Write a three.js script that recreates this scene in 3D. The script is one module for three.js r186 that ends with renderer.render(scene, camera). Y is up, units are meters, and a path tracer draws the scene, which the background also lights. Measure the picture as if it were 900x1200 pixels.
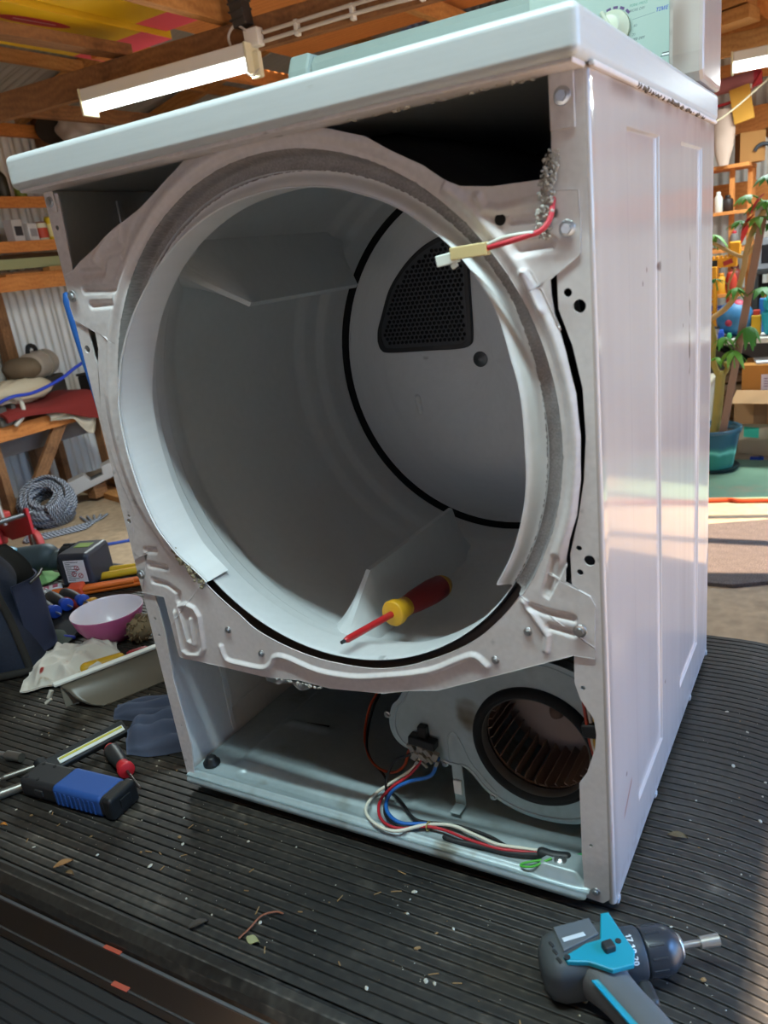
import * as THREE from 'three';
import { RoundedBoxGeometry } from 'three/addons/geometries/RoundedBoxGeometry.js';
import { mergeGeometries, mergeVertices, toCreasedNormals } from 'three/addons/utils/BufferGeometryUtils.js';
import { RectAreaLightUniformsLib } from 'three/addons/lights/RectAreaLightUniformsLib.js';
import { Sky } from 'three/addons/objects/Sky.js';
import { ImprovedNoise } from 'three/addons/math/ImprovedNoise.js';

// ---------- camera, sky, sun, exposure ----------
// World axes: the dryer stands on the deck with its front face in the plane z = 0, x to its right, y = 0 on the deck.
const scene = new THREE.Scene();
const camera = new THREE.PerspectiveCamera(66.3913, 900 / 1200, 0.02, 200);
camera.rotation.order = 'YXZ';
camera.position.set(0.77704, 0.65377, 0.62491);
camera.rotation.set(-0.339115, 0.552560, -0.126729);
camera.setViewOffset(900, 1200, -12.76, -26.54, 900, 1200);
camera.focus = 1.15; camera.userData.fStop = 9;
scene.add(camera);
const renderer = new THREE.WebGLRenderer({ antialias: true });
renderer.toneMapping = THREE.LinearToneMapping;
renderer.toneMappingExposure = 1.36;
renderer.shadowMap.enabled = true;
RectAreaLightUniformsLib.init();
const SUN = new THREE.Vector3(1.0, 0.86, -0.22).normalize();
const sky = new Sky(); sky.name = 'sky'; sky.scale.setScalar(1000);
sky.material.uniforms.turbidity.value = 14; sky.material.uniforms.rayleigh.value = 0.3;
sky.material.uniforms.mieCoefficient.value = 0.005; sky.material.uniforms.mieDirectionalG.value = 0.75;
sky.material.uniforms.sunPosition.value.copy(SUN);
sky.userData = { kind: 'structure', label: 'clear daylight sky outside the shed' };
scene.add(sky);
scene.backgroundIntensity = 0.55; scene.environmentIntensity = 0.55;
const sun = new THREE.DirectionalLight(0xffe6c8, 16);
sun.position.copy(SUN).multiplyScalar(20); sun.castShadow = true;
Object.assign(sun.shadow.camera, { left: -8, right: 8, top: 8, bottom: -8, near: 1, far: 45 }); sun.shadow.mapSize.set(2048, 2048);
scene.add(sun, sun.target);
const LAMP_FRONT = 152, LAMP_LEFT = 170, LAMP_RIGHT = 90;      // tube lamps, radiance of the tubes
const FLOOR = -0.85;

// ---------- helpers ----------
function rng(seed) { let a = seed >>> 0; return () => { a = (a + 0x6D2B79F5) >>> 0; let t = Math.imul(a ^ (a >>> 15), 1 | a); t = (t + Math.imul(t ^ (t >>> 7), 61 | t)) ^ t; return ((t ^ (t >>> 14)) >>> 0) / 4294967296; }; }
const noise = new ImprovedNoise(), N3 = (x, y, z = 0) => noise.noise(x, y, z);
const V = (x, y, z) => new THREE.Vector3(x, y, z);
const lerp = THREE.MathUtils.lerp, clamp = THREE.MathUtils.clamp, sstep = THREE.MathUtils.smoothstep, PI = Math.PI;
const counts = new Map();
function numbered(n) { const c = counts.get(n) ?? 0; counts.set(n, c + 1); return c ? n + '_' + String(c).padStart(3, '0') : n; }
function shade(o) { o.castShadow = true; o.receiveShadow = true; return o; }
function clean(g) { g = g.index ? g.toNonIndexed() : g; for (const k of Object.keys(g.attributes)) if (!['position', 'normal', 'uv'].includes(k)) g.deleteAttribute(k); if (!g.attributes.uv) g.setAttribute('uv', new THREE.BufferAttribute(new Float32Array(g.attributes.position.count * 2), 2)); g.morphAttributes = {}; g.clearGroups(); return g; }
function merge(list) { list = [].concat(list).flat(Infinity); if (list.length === 1) return list[0]; return mergeGeometries(list.map(clean)); }
// a Mesh from geometries; top-level when parent is the scene
function obj(name, geos, m, parent) {
  const o = shade(new THREE.Mesh(merge(geos), m));
  o.name = parent === scene ? numbered(name) : name;
  if (parent !== scene) { const n = parent.children.filter((c) => c.userData.base === name).length; if (n) o.name = name + '_' + String(n).padStart(3, '0'); }
  o.userData.base = name; parent.add(o); return o;
}
function thing(name, label, category, [x, y, z] = [0, 0, 0], turn = 0, group) {
  const o = new THREE.Group(); o.name = numbered(name); scene.add(o); o.position.set(x, y, z); o.rotation.order = 'YXZ'; o.rotation.y = turn;
  o.userData = { label, category }; if (group) o.userData.group = group; return o;
}
function tag(o, label, category, group) { o.userData.label = label; o.userData.category = category; if (group) o.userData.group = group; return o; }
function struct(o, label) { o.userData.kind = 'structure'; if (label) o.userData.label = label; return o; }
function sgroup(name, label) { const o = new THREE.Group(); o.name = numbered(name); scene.add(o); return struct(o, label); }
function dup(root, [x, y, z], turn, label, base) { const r = root.clone(); r.name = numbered(base ?? root.name.replace(/_\d+$/, '')); r.position.set(x, y, z); if (turn !== undefined) r.rotation.y = turn; r.userData = { ...root.userData, label }; scene.add(r); return r; }
function place(g, p = [0, 0, 0], r = [0, 0, 0]) { g.applyMatrix4(new THREE.Matrix4().compose(V(...p), new THREE.Quaternion().setFromEuler(new THREE.Euler(...r)), V(1, 1, 1))); return g; }
// uv in metres by the dominant axis of each face normal; "grain" runs along the u axis given
function boxUV(g, along = 'x', s = 1) {
  g = g.index ? g.toNonIndexed() : g; const p = g.attributes.position, n = g.attributes.normal, uv = new Float32Array(p.count * 2);
  for (let i = 0; i < p.count; i++) {
    const P = { x: p.getX(i), y: p.getY(i), z: p.getZ(i) }, A = { x: Math.abs(n.getX(i)), y: Math.abs(n.getY(i)), z: Math.abs(n.getZ(i)) };
    const d = A.x > A.y && A.x > A.z ? 'x' : A.y > A.z ? 'y' : 'z';
    const ax = ['x', 'y', 'z'].filter((k) => k !== d); let u = ax[0], v = ax[1]; if (v === along) [u, v] = [v, u];
    uv[2 * i] = P[u] * s; uv[2 * i + 1] = P[v] * s;
  }
  g.setAttribute('uv', new THREE.BufferAttribute(uv, 2)); return g;
}
function bx(w, h, d, p = [0, 0, 0], r = [0, 0, 0], bev = 0.002) {
  bev = Math.min(bev, w / 2.01, h / 2.01, d / 2.01);
  const g = bev > 0 ? new RoundedBoxGeometry(w, h, d, 1, bev) : new THREE.BoxGeometry(w, h, d);
  const along = w >= h && w >= d ? 'x' : h >= d ? 'y' : 'z';
  return place(boxUV(g, along), p, r);
}
function rod(a, b, r0, r1 = r0, seg = 12, open = false) {
  a = a.isVector3 ? a : V(...a); b = b.isVector3 ? b : V(...b); const d = b.clone().sub(a), L = d.length();
  const g = new THREE.CylinderGeometry(r1, r0, L, seg, 1, open); const q = new THREE.Quaternion().setFromUnitVectors(V(0, 1, 0), d.normalize());
  g.applyMatrix4(new THREE.Matrix4().compose(a.clone().add(b).multiplyScalar(0.5), q, V(1, 1, 1))); return g;
}
function beamBetween(a, b, w, h) { // squared timber from a to b, w wide and h high
  a = V(...a); b = V(...b); const d = b.clone().sub(a), L = d.length(); d.normalize();
  const g = boxUV(new RoundedBoxGeometry(L, h, w, 1, 0.003), 'x'); const side = V(0, 1, 0).cross(d).normalize().negate(); if (side.length() < .5) side.set(0, 0, 1); const up = side.clone().cross(d).normalize();
  const m = new THREE.Matrix4().makeBasis(d, up, side); m.setPosition(a.clone().add(b).multiplyScalar(0.5)); g.applyMatrix4(m);
  if (m.determinant() < 0) { g.applyMatrix4(new THREE.Matrix4()); }
  return g;
}
function curve(pts, tension = 0.5, closed = false) { return new THREE.CatmullRomCurve3(pts.map((p) => (p.isVector3 ? p : V(...p))), closed, 'catmullrom', tension); }
function tube(pts, r, seg = 40, rad = 8, closed = false) {
  const c = curve(pts, 0.5, closed), g = new THREE.TubeGeometry(c, seg, r, rad, closed); if (closed) return g;
  const a = c.getPoint(0), b = c.getPoint(1); return merge([g, place(new THREE.SphereGeometry(r, rad, 4), a.toArray()), place(new THREE.SphereGeometry(r, rad, 4), b.toArray())]);
}
function lathe(profile, seg = 48, p = [0, 0, 0], r = [0, 0, 0]) { return place(new THREE.LatheGeometry(profile.map(([x, y]) => new THREE.Vector2(x, y)), seg), p, r); }
function shapeOf(pts, s = 1) { return new THREE.Shape(pts.map(([x, y]) => new THREE.Vector2(x * s, y * s))); }
function ext(pts, depth, s = 1, bev = 0, holes = []) {
  const sh = !Array.isArray(pts) ? pts : shapeOf(pts, s); for (const h of holes) sh.holes.push(h);
  return new THREE.ExtrudeGeometry(sh, { depth, bevelEnabled: bev > 0, bevelThickness: bev, bevelSize: bev, bevelOffset: -bev, bevelSegments: 2, steps: 1, curveSegments: 16 });
}
function circleHole(x, y, r, n = 16) { const p = new THREE.Path(); p.absarc(x, y, r, 0, 2 * PI, true); return p; }
// grid surface from f(u,v) -> [x,y,z], optionally a closed sheet with thickness t along the normal
function gridSurf(f, nu, nv, t = 0, closeU = false) {
  const pos = [], uv = [], idx = [];
  for (let j = 0; j <= nv; j++) for (let i = 0; i <= nu; i++) { const p = f(i / nu, j / nv); pos.push(p[0], p[1], p[2]); uv.push(p[3] ?? i / nu, p[4] ?? j / nv); }
  for (let j = 0; j < nv; j++) for (let i = 0; i < nu; i++) { const a = j * (nu + 1) + i, b = a + 1, c = a + nu + 1, d = c + 1; idx.push(a, b, d, a, d, c); }
  const g = new THREE.BufferGeometry(); g.setAttribute('position', new THREE.Float32BufferAttribute(pos, 3)); g.setAttribute('uv', new THREE.Float32BufferAttribute(uv, 2)); g.setIndex(idx); g.computeVertexNormals();
  if (!t) return g;
  const n = g.attributes.normal, N = pos.length / 3, pos2 = pos.slice(), uv2 = uv.concat(uv), idx2 = idx.slice();
  for (let i = 0; i < N; i++) pos2.push(pos[3 * i] - n.getX(i) * t, pos[3 * i + 1] - n.getY(i) * t, pos[3 * i + 2] - n.getZ(i) * t);
  for (let k = 0; k < idx.length; k += 3) idx2.push(idx[k] + N, idx[k + 2] + N, idx[k + 1] + N);
  const wall = (a, b) => idx2.push(a, a + N, b + N, a, b + N, b);
  for (let i = 0; i < nu; i++) { wall(i + 1, i); wall(nv * (nu + 1) + i, nv * (nu + 1) + i + 1); }
  if (!closeU) for (let j = 0; j < nv; j++) { wall(j * (nu + 1), (j + 1) * (nu + 1)); wall((j + 1) * (nu + 1) + nu, j * (nu + 1) + nu); }
  const h = new THREE.BufferGeometry(); h.setAttribute('position', new THREE.Float32BufferAttribute(pos2, 3)); h.setAttribute('uv', new THREE.Float32BufferAttribute(uv2, 2)); h.setIndex(idx2); h.computeVertexNormals(); return h;
}
function segDist(x, y, pts) { let best = 1e9; for (let i = 0; i + 1 < pts.length; i++) { const [ax, ay] = pts[i], [bx_, by] = pts[i + 1], dx = bx_ - ax, dy = by - ay, L = dx * dx + dy * dy, t = L ? clamp(((x - ax) * dx + (y - ay) * dy) / L, 0, 1) : 0; const d = Math.hypot(x - ax - t * dx, y - ay - t * dy); if (d < best) best = d; } return best; }
function smoothPts(pts, n = 60, closed = false) { return new THREE.SplineCurve(pts.map(([x, y]) => new THREE.Vector2(x, y))).getPoints(n).map((p) => [p.x, p.y]); }

// ---------- materials ----------
// colour texture from a function (x, y in 0..1, tileable helper noise) -> [r,g,b] sRGB 0..255
function tex(size, f, rep = 1, srgb = true, H = size) {
  const d = new Uint8Array(size * H * 4);
  for (let j = 0; j < H; j++) for (let i = 0; i < size; i++) { const c = f(i / size, j / H, i, j), k = 4 * (j * size + i); d[k] = clamp(c[0], 0, 255); d[k + 1] = clamp(c[1], 0, 255); d[k + 2] = clamp(c[2], 0, 255); d[k + 3] = 255; }
  const t = new THREE.DataTexture(d, size, H, THREE.RGBAFormat); t.wrapS = t.wrapT = THREE.RepeatWrapping; t.magFilter = THREE.LinearFilter; t.minFilter = THREE.LinearMipmapLinearFilter; t.generateMipmaps = true;
  if (srgb) t.colorSpace = THREE.SRGBColorSpace; t.repeat.setScalar(rep); t.needsUpdate = true; return t;
}
// fractal noise that tiles over the unit square
function fbm(x, y, f, oct = 4, seed = 0) {
  let s = 0, a = 0.5; for (let o = 0; o < oct; o++, f *= 2, a *= 0.5) {
    const u = x * f, v = y * f, n = (du, dv) => N3(u - du * f, v - dv * f, seed + o * 7.3);
    s += a * ((n(0, 0) * (1 - x) + n(1, 0) * x) * (1 - y) + (n(0, 1) * (1 - x) + n(1, 1) * x) * y);
  } return s;
}
const M = {};
function std(o) { return new THREE.MeshStandardMaterial({ roughness: 0.6, metalness: 0, ...o }); }
function plain(c, rough = 0.6, metal = 0, extra = {}) { return std({ color: new THREE.Color(c), roughness: rough, metalness: metal, ...extra }); }
{
  const wood = (base, dark, seed) => tex(512, (x, y) => { const g = fbm(x * 0.5, y, 10, 3, seed) * 0.6, r = Math.sin((y * 26 + fbm(x, y, 2, 3, seed + 3) * 5) * 2 * PI) * 0.5 + 0.5, f = fbm(x, y * 1, 60, 2, seed + 9), st = sstep(fbm(x, y, 4, 3, seed + 20), 0.12, 0.4); const t = clamp(r * 0.2 + g * 0.7 + f * 0.5 + 0.3 + st * 0.35, 0, 1); return [0, 1, 2].map((k) => lerp(base[k], dark[k], t)); });
  const T1 = wood([214, 158, 92], [150, 92, 44], 1), T2 = wood([168, 118, 74], [98, 64, 38], 2), T3 = wood([226, 150, 78], [176, 96, 40], 5);
  const wm = (t, extra) => std({ map: t, roughness: 0.75, ...extra });
  M.pine = wm(T1); M.oldWood = wm(T2); M.orangeWood = wm(T3); M.greyWood = wm(T2, { color: new THREE.Color(0.75, 0.8, 0.85) });
  // concrete: uv in metres, one repeat per 2 m
  const con = tex(512, (x, y) => { const a = fbm(x, y, 4, 5, 30), b = fbm(x, y, 40, 3, 31), c = sstep(fbm(x, y, 9, 4, 33), 0.18, 0.34); const v = 150 + a * 60 + b * 40 - c * 32; return [v * 1.12, v * 0.97, v * 0.79]; }, 0.5);
  M.concrete = std({ map: con, roughness: 0.85 });
  M.apron = std({ color: new THREE.Color(0.52, 0.49, 0.44), roughness: 0.9 });
  M.tin = std({ color: new THREE.Color(0.70, 0.68, 0.63), roughness: 0.45, metalness: 0.12 });
  M.roofTin = std({ color: new THREE.Color(0.46, 0.45, 0.42), roughness: 0.5, metalness: 0.15 });
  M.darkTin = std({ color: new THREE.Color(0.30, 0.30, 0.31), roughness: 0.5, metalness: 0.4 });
  // white enamel, faintly dusty
  const en = tex(512, (x, y) => { const a = fbm(x, y, 3, 4, 50), b = fbm(x, y, 50, 2, 51), c = sstep(fbm(x, y, 14, 4, 52), 0.27, 0.42); const v = 226 + a * 14 + b * 8; return [v - c * 40, v + 1 - c * 46, v + 1 - c * 56]; }, 1.6);
  M.enamel = std({ map: en, roughness: 0.3 }); M.lidPaint = std({ map: en, color: new THREE.Color(0.70, 0.73, 0.73), roughness: 0.32 });
  // one texture for a whole cabinet side (u runs from front to back, v upwards), with its rust streak, scratches and specks
  M.sidePaint = new THREE.MeshPhysicalMaterial({ map: tex(640, (x, y) => { const s = fbm(x * 3, y * 0.3, 8, 3, 55), v = 172 + s * 8 + fbm(x, y, 4, 3, 56) * 10; let r = v + 8, g = v - 3, b = v - 10; const mark = (k, c) => { r = lerp(r, c[0], k); g = lerp(g, c[1], k); b = lerp(b, c[2], k); };
    const n1 = fbm(x, y, 40, 3, 57), n2 = fbm(x, y, 9, 3, 58);
    mark((1 - sstep(Math.abs(x - 0.735 + 0.012 * (y - 0.7)), 0.003, 0.012)) * sstep(y, 0.60, 0.63) * (1 - sstep(y, 0.79, 0.83)) * sstep(n1 + n2 * 0.5, -0.12, 0.15), [74, 54, 46]);
    for (const [px, py, q] of [[0.415, 0.80, 0.008], [0.33, 0.80, 0.004], [0.30, 0.785, 0.004], [0.62, 0.62, 0.006], [0.66, 0.70, 0.004], [0.20, 0.09, 0.005], [0.10, 0.16, 0.004], [0.44, 0.16, 0.004]]) mark(1 - sstep(Math.hypot((x - px) * 0.74, y - py), q * 0.5, q), [96, 74, 66]);
    mark((1 - sstep(Math.abs((y - 0.115) - 0.5 * (x - 0.10)), 0.002, 0.005)) * sstep(x, 0.07, 0.085) * (1 - sstep(x, 0.13, 0.14)), [150, 96, 84]);
    mark((1 - sstep(y, 0.972, 0.99) < 1 ? sstep(y, 0.975, 0.995) * sstep(n2, -0.1, 0.2) * 0.6 : 0), [120, 100, 88]); mark(0.35 * (1 - sstep(y, 0.0, 0.05)) * sstep(n1, -0.1, 0.25), [120, 112, 104]);
    return [r, g, b]; }, 1), roughness: 0.40, clearcoat: 0.8, clearcoatRoughness: 0.09 });
  // dusty stamped steel
  M.bulk = std({ map: tex(512, (x, y) => { const a = fbm(x, y, 5, 4, 60), b = fbm(x, y, 70, 2, 61), c = sstep(fbm(x, y, 20, 4, 62), 0.22, 0.40); const v = 208 + a * 24 + b * 20 - c * 44; return [v + 4, v - 3, v - 5]; }, 2.4), roughness: 0.5 });
  M.dust = std({ map: tex(256, (x, y) => { const b = fbm(x, y, 90, 2, 65), a = fbm(x, y, 8, 3, 66), v = 150 + b * 60 + a * 40; return [v * 1.02, v * 0.99, v * 0.98]; }, 6), roughness: 0.95 });
  M.galv = std({ map: tex(512, (x, y) => { const a = fbm(x, y, 5, 4, 70), b = fbm(x, y, 50, 2, 71), c = sstep(fbm(x, y, 6, 4, 73), 0.12, 0.42); const v = 186 + a * 30 + b * 14; return [v - 12 - c * 70, v + 2 - c * 92, v + 4 - c * 110]; }, 2.2), roughness: 0.42, metalness: 0.35 });
  M.drum = std({ map: tex(512, (x, y) => { const a = fbm(x, y, 4, 4, 80), b = fbm(x, y, 60, 2, 81), c = sstep(fbm(x, y, 16, 4, 82), 0.3, 0.42); const v = 206 + a * 14 + b * 8 - c * 50; return [v - 2, v, v + 1]; }, 1.5), roughness: 0.48 });
  M.blackPlastic = plain('#17181a', 0.45); M.softBlack = plain('#141414', 0.85); M.felt = plain('#0d0d0e', 0.95);
  M.steel = plain('#b9bcbd', 0.3, 0.9); M.darkSteel = plain('#5a5d60', 0.4, 0.8); M.white = plain('#e9e7e2', 0.5); M.cream = plain('#e6dfc0', 0.5);
  // rubber mat with ground-in dust
  // one repeat is 1 m and 80 ribs: dust sits along the rib edges
  const rub = tex(1024, (x, y) => { const a = fbm(x, y, 4, 5, 90), b = fbm(x, y, 110, 2, 91), s = fbm(x * 0.15, y, 60, 2, 92), c = sstep(fbm(x, y, 20, 4, 93), 0.1, 0.42), ph = ((y + 0.645) * 80) % 1, ln = (1 - sstep(Math.abs(ph - 0.22), 0.03, 0.1)) * sstep(fbm(x, y, 7, 4, 95) + 0.5 * b, -0.22, 0.25); const v = 40 + a * 46 + b * 34 + s * 26 + c * 34 + ln * 48; return [v * 1.10, v * 1.0, v * 0.87]; }, 1);
  M.rubber = std({ map: rub, roughness: 0.5 }); M.lipRubber = std({ map: rub, color: new THREE.Color(0.85, 0.9, 0.95), roughness: 0.33 });
}

// ---------- the shed ----------
const LX = -5.2, RX = 2.7, BZ = -6.9, FZ = 5.2;
{
  const f = obj('floor', boxUV(new THREE.BoxGeometry(RX - LX + 0.6, 0.2, FZ - BZ + 0.6)).translate((LX + RX) / 2, FLOOR - 0.1, (FZ + BZ) / 2), M.concrete, scene);
  struct(f, 'worn dusty concrete shed floor');
  const g = obj('ground_outside', boxUV(new THREE.BoxGeometry(80, 0.2, 80)).translate(10, FLOOR - 0.16, 0), M.apron, scene); struct(g, 'sunlit bare ground outside the shed');
}
// corrugated sheet in the plane x = const or z = const or a slope: u runs across the waves, v along them
function corrugated(o, uDir, vDir, lu, lv, pitch = 0.076, amp = 0.009, t = 0.012) {
  const n = Math.max(1, Math.round(lu / pitch)) * 8; o = V(...o); uDir = V(...uDir); vDir = V(...vDir); const nn = uDir.clone().cross(vDir).normalize();
  return gridSurf((u, v) => { const p = o.clone().addScaledVector(uDir, u * lu).addScaledVector(vDir, v * lv).addScaledVector(nn, amp * Math.sin(u * lu / pitch * 2 * PI)); return [p.x, p.y, p.z, u * lu, v * lv]; }, n, 1, t);
}
const wallLeft = sgroup('wall_left', 'corrugated iron wall with timber posts and rails behind the workbench');
{
  for (let k = 0; k < 12; k++) obj('cladding_sheet', corrugated([LX + 0.012 * (k % 2), FLOOR, FZ - k * 1.02], [0, 0, -1], [0, 1, 0], 1.05, 3.05), M.tin, wallLeft);
  for (const z of [-1.2, -2.5, -3.42, -4.25, -5.6]) obj('post', bx(0.1, 3.0, 0.09, [LX + 0.09, FLOOR + 1.5, z]), M.oldWood, wallLeft);
  for (const y of [-0.25, 0.98, 1.93]) obj('rail', bx(0.05, 0.09, 11.5, [LX + 0.16, y, -1]), y > 1 ? M.orangeWood : M.greyWood, wallLeft);
}
const wallBack = sgroup('wall_back', 'grey corrugated iron back wall with timber rails');
{
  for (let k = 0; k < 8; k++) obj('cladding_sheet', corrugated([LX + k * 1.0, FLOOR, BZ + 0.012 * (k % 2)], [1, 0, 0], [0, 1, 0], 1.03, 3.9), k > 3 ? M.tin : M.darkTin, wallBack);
  for (const x of [-3.6, -1.7, -0.55, 1.25]) obj('post', bx(0.09, 3.8, 0.1, [x, FLOOR + 1.9, BZ + 0.1]), M.pine, wallBack);
  for (const [y, h] of [[0.78, 0.2], [1.32, 0.18], [2.0, 0.14]]) obj('rail', bx(7.7, h, 0.05, [-1.25, y, BZ + 0.18]), M.orangeWood, wallBack);
}
const wallRight = sgroup('wall_right', 'timber framed open side of the shed');
{
  // two openings: a doorway z -4.5..-3.25 and the open bay z -2.0..0.5
  const sheet = (z0, z1, y0, y1) => obj('cladding_sheet', corrugated([RX, y0, z0], [0, 0, 1], [0, 1, 0], z1 - z0, y1 - y0), M.tin, wallRight);
  sheet(BZ, -4.5, FLOOR, 2.6); sheet(-3.25, -2.0, FLOOR, 2.6); sheet(0.5, FZ, FLOOR, 2.6); sheet(-4.5, -3.25, 1.55, 2.6); sheet(-2.0, 0.5, 1.82, 2.6);
  for (const z of [-5.6, -4.5, -3.25, -2.0, 0.5, 2.6, 4.6]) obj('post', bx(0.1, 3.3, 0.1, [RX - 0.08, FLOOR + 1.65, z]), M.pine, wallRight);
  for (const [z0, z1, y] of [[-4.5, -3.25, 1.5], [-2.0, 0.5, 1.735]]) obj('lintel', bx(0.09, 0.2, z1 - z0, [RX - 0.08, y, (z0 + z1) / 2]), M.pine, wallRight);
  obj('gate_brace', beamBetween([RX - 0.08, FLOOR, -3.3], [RX - 0.08, 1.4, -3.75], 0.05, 0.07), M.pine, wallRight); obj('gate_stile', bx(0.05, 2.3, 0.05, [RX - 0.08, FLOOR + 1.15, -4.12]), M.pine, wallRight);
}
const wallFront = sgroup('wall_front', 'corrugated iron front wall of the shed with a wide doorway');
{
  const sheet = (x0, x1, y0, y1) => obj('cladding_sheet', corrugated([x0, y0, FZ], [1, 0, 0], [0, 1, 0], x1 - x0, y1 - y0), M.tin, wallFront);
  sheet(LX, -3.3, FLOOR, 3.0); sheet(-3.3, -2.0, FLOOR, 3.0); sheet(1.5, RX, FLOOR, 3.0); sheet(-2.0, 1.5, 1.55, 3.0);
  obj('lintel', bx(3.7, 0.16, 0.09, [-0.25, 1.6, FZ - 0.08]), M.pine, wallFront);
}
const ceiling = sgroup('ceiling', 'corrugated iron roof on timber beams and rafters');
{
  const RY = 3.0, EY = 2.1, AX = -1.25;
  for (let k = 0; k < 12; k++) {
    obj('roof_sheet', corrugated([LX - 0.2, EY, FZ + 0.2 - k * 1.02], [0, 0, -1], [AX - LX + 0.2, RY - EY, 0], 1.05, 1), M.roofTin, ceiling);
    obj('roof_sheet', corrugated([RX + 0.2, EY + 0.25, FZ + 0.2 - k * 1.02], [0, 0, -1], [AX - RX - 0.2, RY - EY - 0.25, 0], 1.05, 1), M.roofTin, ceiling);
  }
  // truss bottom chords across the shed
  const chord = (x0, z0, x1, z1, y = 1.67, m = M.oldWood, h = 0.12) => obj('beam', beamBetween([x0, y, z0], [x1, y, z1], 0.045, h), m, ceiling);
  chord(LX, -2.24, RX, -2.82, 1.61, M.oldWood); chord(LX, -4.05, RX, -4.15, 1.72, M.orangeWood); chord(LX, -5.25, RX, -5.4, 1.63, M.pine); chord(LX, -6.2, RX, -6.3, 1.6, M.orangeWood, 0.12); chord(LX, 1.6, RX, 1.6, 1.72, M.pine); chord(LX, 3.4, RX, 3.4, 1.72, M.pine);
  // ceiling joists lying along the shed
  const joist = (a, b, m = M.pine, w = 0.05, h = 0.09) => obj('joist', beamBetween(a, b, w, h), m, ceiling);
  joist([-2.55, 1.755, -0.4], [-2.28, 1.70, -2.5], M.oldWood, 0.09, 0.05); joist([-1.78, 1.765, -1.5], [-1.66, 1.715, -2.58], M.pine, 0.05, 0.09);
  joist([-1.2, 1.79, -2.3], [-1.2, 1.83, -6.8]); joist([-2.6, 1.8, -2.6], [-2.6, 1.84, -6.8], M.orangeWood); joist([-3.9, 1.8, -2.2], [-3.9, 1.84, -6.8], M.oldWood);
  joist([-0.35, 1.8, -2.5], [-0.35, 1.84, -6.8]); joist([0.55, 1.8, -2.6], [0.55, 1.84, -6.8]);
  // rafters under the roof
  for (const z of [-2.4, -4.1, -5.4, 1.6]) { obj('rafter', beamBetween([LX, EY - 0.06, z], [AX, RY - 0.08, z], 0.05, 0.12), M.pine, ceiling); obj('rafter', beamBetween([RX, EY + 0.19, z], [AX, RY - 0.08, z], 0.05, 0.12), M.pine, ceiling); }
  for (const [x, y] of [[-4.3, 2.23], [-3.2, 2.48], [-2.2, 2.70], [0.2, 2.72], [1.5, 2.5]]) obj('purlin', bx(0.05, 0.08, 11.5, [x, y, -0.9]), M.pine, ceiling);
}
// tube lamp: white batten body, glowing diffuser, light of the same size just under it
function tubeLamp(label, [x, y, z], turn, L, power, col = [0.80, 0.98, 1.0], w = 0.12) {
  const t = thing('tube_lamp', label, 'light', [x, y, z], turn);
  obj('housing', [bx(L, 0.055, w, [0, 0.045, 0], [0, 0, 0], 0.006)], M.white, t);
  for (const s of [-1, 1]) obj('end_cap', bx(0.012, 0.115, w + 0.004, [s * (L / 2 + 0.006), 0.018, 0], [0, 0, 0], 0.004), M.cream, t);
  const half = new THREE.CylinderGeometry(w / 2 - 0.004, w / 2 - 0.004, L - 0.01, 24, 1, false, 0, PI); half.rotateZ(PI / 2); half.rotateX(PI); // half round below
  obj('diffuser', half.scale(1, 0.8, 1).translate(0, 0.012, 0), std({ color: 0x222222, emissive: new THREE.Color(0.93, 1.0, 1.0), emissiveIntensity: 6, roughness: 0.5 }), t);
  const l = new THREE.RectAreaLight(new THREE.Color(...col), power, L, w); l.name = 'tube_light'; l.position.y = -0.048; l.rotation.x = -PI / 2; t.add(l);
  return t;
}
tubeLamp('long glowing tube lamp under the dark beam above the dryer\'s left side', [-1.99, 1.49, -2.405], 0.073, 0.94, LAMP_LEFT, [0.86, 0.98, 0.97], 0.1);
tubeLamp('short stretch of glowing tube lamp under a beam at the top right edge', [0.62, 1.48, -5.2], 0.1, 1.2, LAMP_RIGHT);
tubeLamp('tube lamp hanging over the front of the deck', [0.52, 1.60, 0.265], 0, 1.2, LAMP_FRONT, [0.73, 0.965, 1.0], 0.028);

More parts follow.
